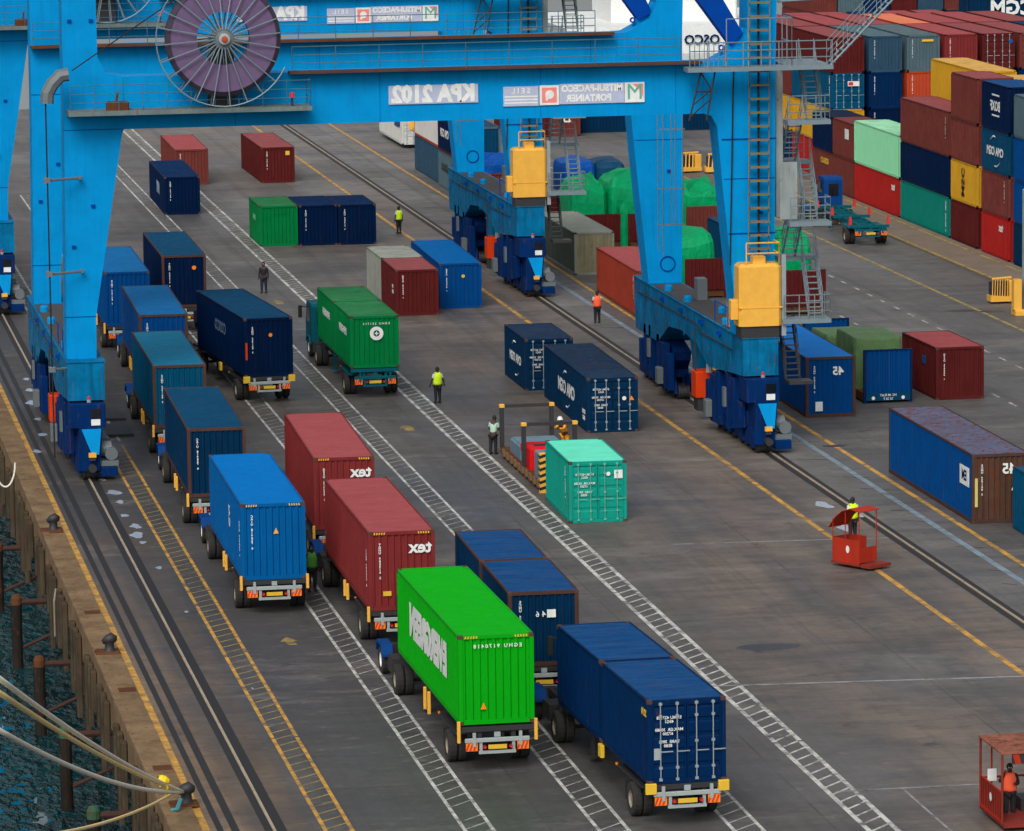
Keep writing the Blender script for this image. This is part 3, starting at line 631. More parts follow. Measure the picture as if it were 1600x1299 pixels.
def bogie_group(t, off, X, y0, sgn, side):
    """X rail, y0 outer end, sgn +1 = extends away from the camera"""
    Y = lambda a: y0+sgn*a
    def bx(b, x0, x1, a0, a1, z0, z1, ch=.04): b.bbox(x0, x1, min(Y(a0), Y(a1)), max(Y(a0), Y(a1)), z0, z1, ch)
    g = MB()
    g.prismx([(Y(.9), 2.35), (Y(1.3), 1.9), (Y(2.2), 1.25), (Y(7.4), 1.25), (Y(8.4), 1.9), (Y(8.6), 2.35), (Y(6.6), 2.75), (Y(5.4), 3.35), (Y(3.6), 3.35), (Y(2.6), 2.75)] if sgn > 0 else
             [(Y(.9), 2.35), (Y(1.3), 1.9), (Y(2.2), 1.25), (Y(7.4), 1.25), (Y(8.4), 1.9), (Y(8.6), 2.35), (Y(6.6), 2.75), (Y(5.4), 3.35), (Y(3.6), 3.35), (Y(2.6), 2.75)], X-.42, X+.42)
    for a in (2.2, 6.8): bx(g, X-.5, X+.5, a-.75, a+.75, .95, 1.8)
    for a in (1.1, 3.2, 5.8, 8.0):
        g.prismx([(Y(a-.95), .32), (Y(a+.95), .32), (Y(a+.7), .9), (Y(a+.3), 1.2), (Y(a-.3), 1.2), (Y(a-.7), .9)], X-.5, X-.36)
        g.prismx([(Y(a-.95), .32), (Y(a+.95), .32), (Y(a+.7), .9), (Y(a+.3), 1.2), (Y(a-.3), 1.2), (Y(a-.7), .9)], X+.36, X+.5)
    b = part('bogie', g, CBOG, t, off)
    for a in (.6, 1.6, 2.7, 3.7, 5.3, 6.3, 7.5, 8.5):
        w_ = MB().lathe([(.05,-.28),(.36,-.28),(.36,-.2),(.31,-.18),(.31,.18),(.36,.2),(.36,.28),(.05,.28)], (X, Y(a), .33), (1, 0, 0), 16)
        part('rail_wheel', w_, M['dark'], b, off)
    for a in (.5, 3.4):
        mo = MB().lathe([(0,-.5),(.28,-.5),(.3,-.42),(.3,.42),(.22,.5),(0,.5)], (X+side*1.0, Y(a+.2), 1.15), (0, 1, 0), 14).box(X+min(side*.5, side*1.3), X+max(side*.5, side*1.3), Y(a)-.3, Y(a)+.5, .62, .86)
        mo.lathe([(0,-.25),(.33,-.25),(.33,.25),(0,.25)], (X+side*.78, Y(a+.2), 1.35), (1, 0, 0), 14)
        part('drive_motor', mo, M['grey'] if True else CBOG, b, off)
        part('motor_bracket', MB().bbox(min(X+side*.5, X+side*1.25), max(X+side*.5, X+side*1.25), Y(a)-.45, Y(a)+.65, .2, .6, .03), CBOG, b, off)
    # columns, hydraulic pipes and small boxes between beam and trucks
    for a in (3.0, 4.5, 6.0): part('hydraulic_pipe', MB().tube([(X-.55, Y(a), 1.0), (X-.55, Y(a+.1), 3.3)], .06, 6), CBOG, b, off)
    for a, h_, z1, z0 in ((2.0, .3, 2.2, 1.0), (6.4, .35, 3.0, .5), (4.4, .25, 3.2, .6), (3.2, .3, 3.1, .8), (7.5, .4, 2.7, .45), (8.6, .3, 2.3, .5)):
        part('side_housing', MB().bbox(X-.82, X-.5, Y(a)-h_, Y(a)+h_, z0, z1, .03), CBOG, b, off)
    part('cable_box', MB().bbox(X-1.15, X-.84, Y(7.6)-.3, Y(7.6)+.3, .7, 1.5, .03), M['grey'], b, off)
    part('cable_box', MB().box(X-.95, X-.83, Y(4.5)-.2, Y(4.5)+.2, 1.6, 2.5), M['grey'], b, off)
    return b
def crane(dy, label, kpa, reelmat, near):
    Y1, Y2 = 204.7, 225.0
    o3 = (31.5, Y1, 0); t = thing('quay_crane', label, 'crane', (31.5, Y1+dy, 0), 0, 'blue quay cranes')
    P = lambda n, b, m, par=t, sm=False: part(n, b, m, par, o3, sm)
    XS, XL = 16.1, 46.75
    for yb in (Y1, Y2):
        # sea-side leg
        P('leg', MB().prism([(15.32, 3.4), (16.65, 3.4), (16.7, 7.1), (18.05, 15.2), (18.15, 15.45), (18.15, 17.75), (17.4, 17.95), (17.05, 18.6), (16.98, 27), (15.55, 27), (15.5, 15.6)], yb, yb+1.7), CB)
        P('leg', MB().prism([(45.95, 5.1), (47.62, 5.1), (47.72, 17.75), (47.95, 27), (46.5, 27), (46.42, 19.2), (46.1, 18.4), (44.9, 17.78), (44.4, 17.75), (44.4, 15.42), (44.75, 15.3), (45.0, 14.8), (45.3, 11.5)], yb, yb+1.7), CB)
        bm_ = P('portal_beam', MB().box(18.15, 44.4, yb+.05, yb+1.6, 15.42, 17.75), CB)
        seams = MB()
        for xx in (23.1, 29.6, 36.9, 43.1): seams.box(xx, xx+.015, yb+.042, yb+.05, 15.45, 17.7)
        P('weld_seam', seams, CBD, bm_)
        for xx0, xx1, zz in ((15.3, 16.72, 7.1), (15.48, 18.1, 15.42), (45.3, 47.7, 12.4)): P('splice_line', MB().box(xx0, xx1, yb-.012, yb, zz, zz+.035), CBD)
        for xx, zz in ((15.75, 20.2), (16.7, 20.2), (15.7, 10.2), (16.6, 12.0), (46.9, 10.8)): P('lug', MB().box(xx, xx+.18, yb-.09, yb, zz, zz+.12), CBD)
    for (y_, pts) in ((Y1+.4, [(46.3, 19.0), (45.75, 18.45), (39.9, 26.4), (41.6, 26.9)]), (Y2+.4, [(46.3, 18.7), (45.6, 18.35), (39.8, 26.4), (42.2, 26.9)])):
        P('brace', MB().prism([pts[0], pts[3], pts[2], pts[1]], y_, y_+.9), CBD)  # brace shade is put into the colour as a darker blue
        P('gusset', MB().prism([(45.1, 17.78), (46.4, 17.8), (46.4, 19.2), (45.65, 18.55)], y_+.2, y_+.5), CB)
        P('lifting_eye', MB().lathe([(.07, -.05), (.15, -.05), (.15, .05), (.07, .05), (.07, -.05)], (45.3, y_, 18.35), (0, 1, 0), 10), CBD)
    for X, sd in ((XS, 1), (XL, 1)):
        s_ = P('sill_beam', MB().prismx([(Y1-1.0, 3.5), (Y1+.6, 3.4), (Y1+6.5, 2.95), (Y1+9.2, 3.7), (Y1+12.5, 3.9), (Y1+15.5, 3.7), (Y1+18.2, 2.6), (Y1+23.6, 2.6), (Y1+23.9, 3.3), (Y1+23.9, 5.2), (Y1-1.0, 5.2)], X-.82, X+.82), SILL)
        st_ = MB()
        for a in (1.5, 3.8, 6.2, 9.0, 11.8, 14.6, 17.2, 19.8, 22.3): st_.box(X-.86, X-.82, Y1+a, Y1+a+.08, 3.75, 5.15)
        st_.box(X-.88, X+.88, Y1-1.05, Y1+24.0, 5.2, 5.24)
        P('stiffener', st_, SILL, s_)
        tp = MB().box(X-.75, X+.75, Y1+2.2, Y1+19.8, 5.24, 5.26); P('deck_plate', tp, plain('grimy_deck', S(66,60,57), .85, 0, .5), s_)
        for a in (4, 8, 12.5, 17):
            P('vent_cap', MB().lathe([(0, .3), (.16, .3), (.2, .22), (.2, 0)], (X-.5 if a % 8 else X+.2, Y1+a, 5.26), (0, 0, 1), 10), CB, s_)
            P('lifting_lug', MB().box(X-.98, X-.82, Y1+a-.4, Y1+a-.1, 4.8, 4.98), CBD, s_)
        P('conduit', MB().tube([(X-.9, Y1+1.0, 4.5), (X-.9, Y1+8, 4.4), (X-.9, Y1+9, 4.7), (X-.9, Y1+23, 4.6)], .035, 5).tube([(X-.9, Y1+9.0, 4.45), (X-.9, Y1+9.0, 2.4)], .04, 5), M['dark'], s_)
        P('deck_rail', MB().tube([(X-.72, Y1+2.6, 5.26), (X-.72, Y1+2.6, 6.2), (X-.72, Y1+5.4, 6.2), (X-.72, Y1+5.4, 5.26)], .03, 5), CBD, s_)
        bogie_group(t, o3, X, Y1-1.8, 1, 1); bogie_group(t, o3, X, Y1+24.6, -1, 1)
        c_ = P('travel_cabinet', MB().bbox(X-.78, X+.78, Y1-1.5, Y1+.2, 2.35, 3.42, .04).prism([(X-.5, .45), (X+.45, .45), (X+.62, 2.35), (X-.4, 2.35)], Y1-1.75, Y1-.2), CBOG)
        P('window', MB().box(X+.12, X+.58, Y1-1.53, Y1-1.5, 2.78, 3.18), M['glass'], c_); P('white_notice', MB().box(X+.14, X+.54, Y1-1.54, Y1-1.5, 2.45, 2.72), M['white'], c_)
        P('sloping_cover', MB().add([(X-.32, Y1-1.78, 2.33), (X+.55, Y1-1.78, 2.33), (X+.42, Y1-1.95, 1.2), (X+.1, Y1-1.95, 1.2)], [(0,1,2,3)]), CB, c_)
        P('buffer', MB().lathe([(0, .5), (.18, .5), (.18, .1), (.12, .1), (.12, 0)], (X+.1, Y1-1.75, .62), (0, -1, 0), 12).box(X-.02, X+.25, Y1-2.05, Y1-1.9, .95, 1.2), M['yblack'] if False else M['dark'], c_)
        P('buffer_cap', MB().box(X-.05, X+.28, Y1-2.1, Y1-1.95, 1.1, 1.3), M['yellow'], c_)
        P('warning_lamp', MB().lathe([(.1, 0), (.1, .12), (.0, .12)], (X+.1, Y1-1.0, 3.42), (0, 0, 1), 10), M['steel'], c_)
        P('red_lamp', MB().lathe([(.07, 0), (.07, .12), (.0, .15)], (X+.1, Y1-1.0, 3.54), (0, 0, 1), 10), M['red'], c_)
        P('equipment_box', MB().bbox(X-.95, X+.05, Y1+8.6, Y1+9.7, 1.15, 2.4, .06), M['orange'])
        P('box_stand', MB().box(X-.85, X-.05, Y1+8.7, Y1+9.6, .5, 1.15), M['dark'])
        P('ram', MB().tube([(X-.35, Y1+8.4, 2.4), (X-.35, Y1+8.2, 3.9)], .16, 10), M['bumper'])
        P('strut', MB().prismx([(Y1+11.0, 1.3), (Y1+12.0, 1.3), (Y1+13.2, 3.9), (Y1+10.4, 3.9)], X-.3, X+.3), SILL)
    # yellow lift cabin on the land-side sill with its roof rail
    x0, x1, yc = 45.75, 47.72, Y1-1.1
    c_ = P('lift_cabin', MB().bbox(x0, x1, yc, yc+1.3, 5.78, 8.62, .14).box(x0-.02, x1+.02, yc-.02, yc+1.32, 6.6, 6.66), M['yellow'])
    P('cabin_fitting', MB().bbox(x0-.35, x0, yc+.2, yc+.7, 6.1, 7.0, .03).bbox(x0+.7, x0+1.3, yc+.3, yc+.9, 8.62, 8.95, .04), M['yellow'], c_)
    railing('roof_railing', [(x0+.35, yc+.1, 8.62), (x1-.1, yc+.1, 8.62), (x1-.1, yc+1.2, 8.62)], c_, o3, M['yellow'], .95, 1.4, .035, 1)
    P('cabin_base', MB().box(x0+.1, x1-.1, yc+.1, yc+1.2, 5.24, 5.78), M['dark'], c_)
    P('cabin_rail', MB().box(x1+.02, x1+.22, yc+.1, yc+.5, 5.3, 9.0), M['steel'], c_)
    P('control_cabinet', MB().bbox(X-.6, X-.2, Y1+3.0, Y1+3.4, 5.26, 6.4, .03).box(X-.2, X+.3, Y1+3.1, Y1+3.3, 6.0, 6.2), M['yellow'])
    P('grey_cabinet', MB().bbox(X-.3, X+.6, Y1+6.0, Y1+7.0, 5.26, 6.9, .03) if not near else MB().bbox(X+.1, X+.6, Y1+13, Y1+13.8, 5.26, 6.3, .03), M['grey'])
    # walkway along both beams
    for yb, rmat in ((Y1, M['rustm']), (Y2, M['rustm'])):
        w_ = P('walkway', MB().box(15.5 if yb == Y2 else 25.5, 44.2, yb-.7, yb+.02, 17.72, 17.83), M['castb'] if yb == Y1 else rmat)
        railing('walkway_railing', [(15.6 if yb == Y2 else 25.6, yb-.66, 17.83), (43.2, yb-.66, 17.83)], w_, o3, paint('weathered_rail', S(70,105,120), .3, .3), 1.1, 1.9, .022, 2)
    # maker's boards
    k = P('sign_board', MB().box(30.0, 34.05, Y1-.02, Y1+.05, 16.2, 17.03), M['board'])
    tx = text(kpa, (32.02-31.5, -.03, 16.615), 1.02, 'end', k, bold=.055, sx=.9); tx.name = 'lettering'
    k = P('sign_board', MB().box(37.75, 40.72, Y1-.02, Y1+.05, 16.02, 16.92), M['board'])
    text('MITSUI-PACECO', (39.25-31.5, -.03, 16.7), .42, 'end', k, bold=.045, sx=.92); text('PORTAINER', (39.1-31.5, -.03, 16.26), .42, 'end', k, bold=.045, sx=.92)
    k = P('sign_board', MB().box(40.74, 41.65, Y1-.035, Y1+.05, 16.02, 16.92), M['white'])
    text('M', (41.2-31.5, -.045, 16.47), 1.0, 'end', k, M['green_s'], bold=.0); P('red_corner', MB().add([(41.1, Y1-.04, 16.86), (41.6, Y1-.04, 16.86), (41.6, Y1-.04, 16.2), (41.45, Y1-.04, 16.55)], [(0, 3, 2, 1)]), M['pink'], k)
    k = P('sign_board', MB().box(36.85, 37.73, Y1-.035, Y1+.05, 16.0, 16.88), M['white'])
    P('red_emblem', MB().box(36.95, 37.63, Y1-.04, Y1-.034, 16.1, 16.78), M['pink'], k)
    P('emblem_letter', MB().lathe([(.0, 0), (.2, 0)], (37.3, Y1-.046, 16.47), (0, -1, 0), 16).box(37.12, 37.22, Y1-.048, Y1-.046, 16.2, 16.5), M['white'], k)
    k = P('sign_board', MB().box(35.2, 36.8, Y1-.02, Y1+.05, 15.98, 16.86), M['board'])
    text('S E I L', (36.0-31.5, -.03, 16.66), .34, 'end', k, bold=.02)
    ln = MB()
    for zz in (16.1, 16.24, 16.38): ln.box(35.25, 36.75, Y1-.026, Y1-.02, zz, zz+.06)
    P('board_lines', ln, M['white'], k)
    # cable reel and its platform
    w_ = P('reel_platform', MB().box(15.6, 26.35, Y1-1.5, Y1+.02, 16.16, 16.36), paint('platform_grey', S(105,120,120), .4, .4))
    railing('platform_railing', [(15.7, Y1-1.45, 16.36), (26.3, Y1-1.45, 16.36), (26.3, Y1, 16.36)], w_, o3, paint('weathered_rail', S(70,105,120), .3, .3), 1.15, 1.1, .018, 2)
    P('winch', MB().bbox(17.3, 18.3, Y1-1.2, Y1-.7, 16.36, 16.75, .05).tube([(17.75, Y1-1, 16.7), (17.8, Y1-1, 17.15)], .05, 6), M['rustm'], w_)
    P('platform_lamp', MB().lathe([(.11, 0), (.11, .2), (0, .22)], (25.5, Y1-1.3, 16.75), (0, 0, 1), 10), M['red'], w_)
    P('lamp_post', MB().tube([(25.5, Y1-1.3, 16.36), (25.5, Y1-1.3, 16.75)], .05, 6), M['dark'], w_)
    rc = (22.45, Y1-1.5, 19.45); R0 = 2.55 if near else 1.55
    rl = P('cable_reel', MB().lathe([(R0*.46, -.3), (R0*.93, -.3), (R0, -.16), (R0, .16), (R0*.93, .3), (R0*.46, .3), (R0*.46, -.3)], rc, (0, 1, 0), 48), reelmat)
    P('outer_coil', MB().lathe([(R0*.92, -.34), (R0*1.0, -.2), (R0*1.0, .2), (R0*.92, .34), (R0*.92, -.34)], rc, (0, 1, 0), 48), plain('dark_cable', S(48, 40, 56), .75), rl)
    sp = MB()
    for i in range(24):
        a = 2*math.pi*(i+.3)/24; d = Vector((math.cos(a), 0, math.sin(a)))
        ro = 2.95 if (4 < (math.degrees(a) % 360)/30 < 10.8) else 2.5
        for yy in (-.4, .4): sp.tube([Vector(rc)+d*.42+Vector((0, yy*1.4, 0)), Vector(rc)+d*ro+Vector((0, yy, 0))], .035, 5, .028)
    P('reel_spokes', sp, GALV, rl)
    P('reel_hub', MB().lathe([(0, .8), (.12, .8), (.14, .66), (.24, .64), (.26, .55), (.46, .5), (.46, -.5), (0, -.5)], rc, (0, -1, 0), 24), M['grey'], rl)
    P('hub_cap', MB().lathe([(0, .84), (.11, .82), (.11, .78)], rc, (0, -1, 0), 12), M['orange'], rl); P('hub_ring', MB().lathe([(.13, .7), (.25, .68), (.25, .6)], rc, (0, -1, 0), 20), M['bumper'], rl)
    cg = MB().tube([Vector(rc)+Vector((2.98*math.cos(a), -.42, 2.98*math.sin(a))) for a in [R(118+8*i) for i in range(28)]], .03, 5)
    P('guard_ring', cg, GALV, rl)
    P('reel_motor', MB().bbox(21.9, 23.0, Y1-.9, Y1-.3, 18.6, 19.5, .1).box(21.9, 23.0, Y1-.9, Y1, 16.36, 18.6), M['dark'], rl)
    P('cable_guide', MB().tube([(15.65, Y1-1.2, 18.0), (15.3, Y1-1.2, 17.95), (14.95, Y1-1.2, 17.6), (14.72, Y1-1.2, 17.2), (14.68, Y1-1.2, 16.75)], .3, 8), M['grey'])
    P('trailing_cable', MB().tube([(14.62, Y1-1.2, 16.9), (14.6, Y1-1.2, 5.0), (14.62, Y1-1.1, 1.0)], .035, 6).tube([(15.8, Y1-1.2, 18.15), (20.4, Y1-1.5, 21.2)], .03, 5), M['black'])
    ar = MB()
    for zz in (13.35, 9.2, 4.95): ar.tube([(14.55, Y1-1.15, zz), (16.2, Y1-.3, zz)], .06, 6).bbox(14.45, 14.75, Y1-1.3, Y1-1.0, zz-.1, zz+.14, .02).tube([(16.1, Y1-.5, zz), (16.1, Y1+.1, zz)], .07, 6)
    P('cable_bracket', ar, M['grey'])
    # ladder up the land-side near leg
    ld = MB()
    for xx in (46.35, 47.28): ld.tube([(xx, Y1-.35, 8.9), (xx+.15, Y1-.35, 26)], .03, 5)
    zz = 9.2
    while zz < 25: ld.box(46.4, 47.3, Y1-.55, Y1-.3, zz, zz+.09); zz += .62
    P('ladder', ld, paint('ladder_brown', S(120,110,82), .4, .4)); P('down_pipe', MB().tube([(46.85, Y1-.2, 5.3), (46.9, Y1-.2, 26)], .05, 6), M['black'])
    P('down_pipe', MB().tube([(45.55, Y1-.1, 8.5), (45.75, Y1-.1, 17.5)], .035, 6), M['black'])
    rg = MB()
    for zz in (14.2, 9.9): rg.box(45.2 if zz > 12 else 45.5, 47.75, Y1-.04, Y1, zz, zz+.05)
    P('stiffener', rg, CBD)
    # land-side stair tower
    ya, yb = Y1-1.2, Y1+1.3
    lands = [(47.75, 50.0, 6.05, ya, ya+1.1), (48.1, 50.05, 8.65, yb, yb+1.0), (48.05, 50.0, 10.5, ya-.1, ya+1.0), (48.1, 49.6, 13.05, yb, yb+.9), (48.0, 50.0, 15.1, ya, ya+1.0)]
    for i, (a, b_, z, c0, c1) in enumerate(lands):
        l = P('landing', MB().box(a, b_, c0, c1, z-.2, z), GALV)
        if i in (0, 2, 4): railing('landing_railing', [(a+.05, c0+.05, z), (b_-.05, c0+.05, z), (b_-.05, c1-.05, z)], l, o3, GALV, 1.1, .75, .025, 2)
        else: railing('landing_railing', [(a+.05, c1-.05, z), (b_-.05, c1-.05, z)], l, o3, GALV, 1.1, .9, .022, 2)
    for (xa, xb, p, zp, q, zq) in ((49.2, 49.85, ya+1.0, 6.05, yb, 8.65), (48.3, 48.9, yb, 8.65, ya+1.0, 10.5), (49.0, 49.6, ya+1.0, 10.5, yb, 13.05), (48.3, 48.9, yb, 13.05, ya+1.0, 15.1), (49.1, 49.8, ya+1.0, 15.1, yb, 17.55)):
        sfix(stair(t, o3, xa, xb, p, zp, q, zq), o3)
    sfix(stair(t, o3, 47.95, 48.6, ya+.3, 3.3, ya+.3+1.6, 5.9, mat=M['dark']), o3)
    P('landing', MB().box(47.9, 49.0, ya-.6, ya+.3, 3.15, 3.3), M['dark'])
    P('cable_trunk', MB().box(47.78, 48.12, Y1+.3, Y1+.6, 10.6, 17.4).box(47.7, 48.5, Y1-.9, Y1-.85, 10.6, 13.2), paint('pale_panel', S(140,150,150), .3, .4))
    w_ = P('upper_platform', MB().box(43.3, 50.0, Y1-1.7, Y1-.75, 17.42, 17.62).box(47.95, 50.0, Y1-.75, Y1+2.4, 17.42, 17.62), GALV)
    railing('platform_railing', [(43.4, Y1-1.65, 17.62), (49.95, Y1-1.65, 17.62)], w_, o3, GALV, 1.1, .85, .028, 2)
    railing('tall_cage', [(45.1, Y1-1.6, 17.62), (48.1, Y1-1.6, 17.62), (48.1, Y1+.3, 17.62)], w_, o3, GALV, 2.15, .95, .03, 1)
    rx = MB()
    for i in range(8): rx.tube([(43.4+i*.22, Y1-1.68, 17.62), (43.4+i*.22, Y1-1.68, 18.7)], .018, 4)
    P('baluster', rx, GALV, w_)
    sfix(stair(t, o3, Y1-1.6, Y1-.8, 49.9, 17.6, 53.0, 20.7, along='x'), o3)
    l = P('landing', MB().box(52.9, 54.6, Y1-1.7, Y1+.2, 20.5, 20.7), GALV); railing('landing_railing', [(53, Y1-1.65, 20.7), (54.5, Y1-1.65, 20.7)], l, o3)
    P('landing_hanger', MB().tube([(50.0, Y1+.1, 20.5), (54.5, Y1+.1, 20.6)], .07, 6).tube([(47.9, Y1+.4, 20.4), (50.0, Y1+.1, 20.5)], .07, 6), GALV)
    # lattice and hanging wires beside the leg
    lt = MB().tube([(44.0, Y1-1.2, 17.4), (43.5, Y1-1.0, 15.2)], .045, 5).tube([(44.65, Y1-1.2, 17.4), (44.3, Y1-1.0, 15.2)], .045, 5)
    for a, b_ in (((44.0, 17.4), (44.5, 16.6)), ((44.5, 16.6), (43.65, 15.9)), ((43.8, 16.5), (44.5, 16.5)), ((44.5, 16.2), (43.55, 15.4))): lt.tube([(a[0], Y1-1.1, a[1]), (b_[0], Y1-1.1, b_[1])], .035, 5)
    P('lattice', lt, M['dark'])
    wr = MB()
    for xx, z0, z1 in ((44.1, 8.3, 15.2), (44.35, 8.0, 15.3), (44.75, 9.5, 15.3), (44.95, 9.5, 15.3), (45.3, 9.5, 15.2)): wr.tube([(xx-.2, Y1+8, z1), (xx-.2, Y1+8, z0)], .025, 4)
    for zz in (9.5, 11.2, 14.0): wr.box(43.9, 45.2, Y1+7.97, Y1+8.03, zz, zz+.06)
    P('hanging_wires', wr, GALV)
    P('leg_mark', MB().lathe([(.34, 0), (.4, 0), (.4, .03), (.34, .03)], (46.9, Y2-.01, 6.2), (0, -1, 0), 20), CBD)
    return t
def sfix(s, o3):
    # handrail sub-part was offset together with its stair already
    return s
crane(0, 'near blue quay crane with a large purple cable reel and the lettering KPA 2102', 'KPA 2102', PURP, True)
crane(59.3, 'far blue quay crane seen behind the near one, with an orange cable reel', 'KPA 2101', M['orange'], False)
# ------------------------------------------------------------------ ground, water
def ground_mat():
    mt, t, p = newmat('quay_asphalt'); tc = N(t, 'ShaderNodeTexCoord'); v = tc.outputs['Object']
    sx = N(t, 'ShaderNodeSeparateXYZ'); t.links.new(v, sx.inputs[0])
    big = noise(t, v, .035, 4, (1, .55, 1)); mid = noise(t, v, .25, 6, (1, .35, 1), .65); fine = noise(t, v, 9, 4); trans = noise(t, v, .16, 5, (.25, 1.2, 1))
    asp = mixc(t, ramp(t, big, .42, .6), S(72, 72, 73), S(98, 92, 86))
    asp = mixc(t, ramp(t, sx.outputs[0], 33, 38), asp, mixc(t, ramp(t, mid, .35, .65), S(84, 81, 78), S(130, 113, 98)))
    asp = mixc(t, ramp(t, sx.outputs[0], 47.3, 47.6), asp, mixc(t, ramp(t, trans, .35, .65), S(122, 118, 112), S(92, 92, 92)))
    asp = mixc(t, ramp(t, sx.outputs[0], 50.2, 50.6), asp, mixc(t, ramp(t, mid, .4, .7), S(92, 90, 88), S(106, 102, 98)))
    asp = mixc(t, ramp(t, sx.outputs[0], 17.4, 17.0), asp, mixc(t, ramp(t, mid, .35, .65), S(80, 68, 58), S(112, 94, 74)))
    asp = mixc(t, ramp(t, sx.outputs[0], 15.6, 15.2), asp, mixc(t, ramp(t, mid, .38, .66), S(152, 122, 90), S(120, 94, 68)))
    # darker drift towards the far end of the apron by the sea (damp, tyre-blackened)
    fary = ramp(t, sx.outputs[1], 140, 200); seaw = ramp(t, sx.outputs[0], 24, 15)
    ml = N(t, 'ShaderNodeMath', operation='MULTIPLY'); t.links.new(fary, ml.inputs[0]); t.links.new(seaw, ml.inputs[1])
    asp = mixc(t, ml.outputs[0], asp, S(56, 51, 48))
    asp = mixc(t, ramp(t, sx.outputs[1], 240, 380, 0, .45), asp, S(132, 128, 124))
    # tyre tracks, stains, joints
    trk = noise(t, v, 1.0, 4, (1.3, .012, 1)); asp = mixc(t, ramp(t, trk, .5, .72, 0, .55), asp, S(48, 47, 48))
    asp = mixc(t, ramp(t, noise(t, v, .14, 7, (.3, 1.5, 1), .75), .5, .68, 0, .7), asp, S(58, 56, 57))
    asp = mixc(t, ramp(t, noise(t, v, .16, 7, (.45, 1.1, 1), .78), .53, .7, 0, .6), asp, S(146, 138, 128))
    asp = mixc(t, ramp(t, noise(t, v, .5, 7, None, .75), .6, .68, 0, .8), asp, S(38, 38, 40))
    asp = mixc(t, ramp(t, noise(t, v, .7, 9, (.5, 1.3, 1), .82), .46, .62, 0, .5), asp, S(50, 49, 50))
    asp = mixc(t, ramp(t, noise(t, v, 1.3, 8, (.6, 1.2, 1), .82), .56, .66, 0, .45), asp, S(150, 140, 128))
    asp = mixc(t, ramp(t, fine, .3, .7, 0, .25), asp, S(45, 45, 45))
    br = N(t, 'ShaderNodeTexBrick'); br.offset = 0; br.inputs['Scale'].default_value = 1; br.inputs['Mortar Size'].default_value = .05; br.inputs['Brick Width'].default_value = 8.4; br.inputs['Row Height'].default_value = 12.1
    mpn = N(t, 'ShaderNodeMapping'); mpn.inputs['Location'].default_value = (.9, 4.0, 0); t.links.new(v, mpn.inputs[0]); t.links.new(mpn.outputs[0], br.inputs[0])
    br.inputs['Mortar Smooth'].default_value = .6
    br.inputs['Color1'].default_value = (0, 0, 0, 1); br.inputs['Color2'].default_value = (1, 1, 1, 1); br.inputs['Mortar'].default_value = (.5, .5, .5, 1)
    asp = mixc(t, ramp(t, br.outputs['Color'], 0, 1, 0, .34), asp, S(58, 57, 58))
    jf = N(t, 'ShaderNodeMath', operation='MULTIPLY'); t.links.new(br.outputs['Fac'], jf.inputs[0]); t.links.new(ramp(t, noise(t, v, .3, 3), .35, .6, .1, .7), jf.inputs[1])
    asp = mixc(t, jf.outputs[0], asp, S(46, 45, 45))
    t.links.new(asp, p.inputs['Base Color'])
    t.links.new(ramp(t, noise(t, v, .12, 5, (1, .5, 1)), .35, .65, .42, .8), p.inputs['Roughness'])
    b = N(t, 'ShaderNodeBump'); b.inputs['Strength'].default_value = .35; b.inputs['Distance'].default_value = .02; t.links.new(noise(t, v, 6, 5), b.inputs['Height']); t.links.new(b.outputs[0], p.inputs['Normal'])
    return mt
GM = ground_mat()
WZ = -5.2
def struct(name, b, mat, sm=False): return tag(link(name, b.mesh(name, mat, None, sm)), None, None, None, 'structure')
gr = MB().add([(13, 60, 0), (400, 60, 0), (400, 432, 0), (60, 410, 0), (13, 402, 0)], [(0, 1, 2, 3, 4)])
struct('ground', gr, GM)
WM, t_, p_ = newmat('sea_water'); tc_ = N(t_, 'ShaderNodeTexCoord')
cwn = mixc(t_, ramp(t_, noise(t_, tc_.outputs['Object'], .08, 3), .3, .7), (.0, .018, .024, 1), (.001, .06, .07, 1)); t_.links.new(cwn, p_.inputs['Base Color']); p_.inputs['Roughness'].default_value = .03
b1 = N(t_, 'ShaderNodeBump'); b1.inputs['Distance'].default_value = .34; sy_ = N(t_, 'ShaderNodeSeparateXYZ'); t_.links.new(tc_.outputs['Object'], sy_.inputs[0]); t_.links.new(ramp(t_, sy_.outputs[1], 210, 300, 1, .015), b1.inputs['Strength']); t_.links.new(ramp(t_, sy_.outputs[1], 210, 300, .38, 1), p_.inputs['Specular IOR Level'])
h1 = ramp(t_, noise(t_, tc_.outputs['Object'], 1.9, 4, (1, .5, 1), .55), .42, .66); t_.links.new(h1, b1.inputs['Height']); t_.links.new(b1.outputs[0], p_.inputs['Normal'])
struct('sea', MB().add([(-3000, -100, WZ), (4500, -100, WZ), (4500, 5200, WZ), (-3000, 5200, WZ)], [(0, 1, 2, 3)]), WM)
QM = paint('stained_quay_concrete', S(132, 110, 84), .5, .8, .9)
DK = plain('dark_under_deck_concrete', S(40, 38, 36), .8)
q = MB().box(13.0, 15.5, 60, 402, -1.25, -.004)
struct('quay_edge', q, QM)
struct('quay_end_and_light_block', MB().box(15.6, 16.0, 60, 402, -9, -1.0).add([(13, 402, WZ-2), (400, 432, WZ-2), (400, 432, -.01), (13, 402, -.01)], [(0, 1, 2, 3)]), DK)  # the box is an added wall that blocks light under the deck
cu_ = MB(); y = 60
while y < 400: cu_.box(12.9, 13.55, y, y+.02, .005, .02); y += 8
# low kerb slabs along the edge, slightly proud
cb_ = MB(); y = 61.0
while y < 400: cb_.box(13.02, 13.95, y, y+7.9, -.01, .045+.01*math.sin(y)); y += 8
struct('edge_kerb', cb_, QM)
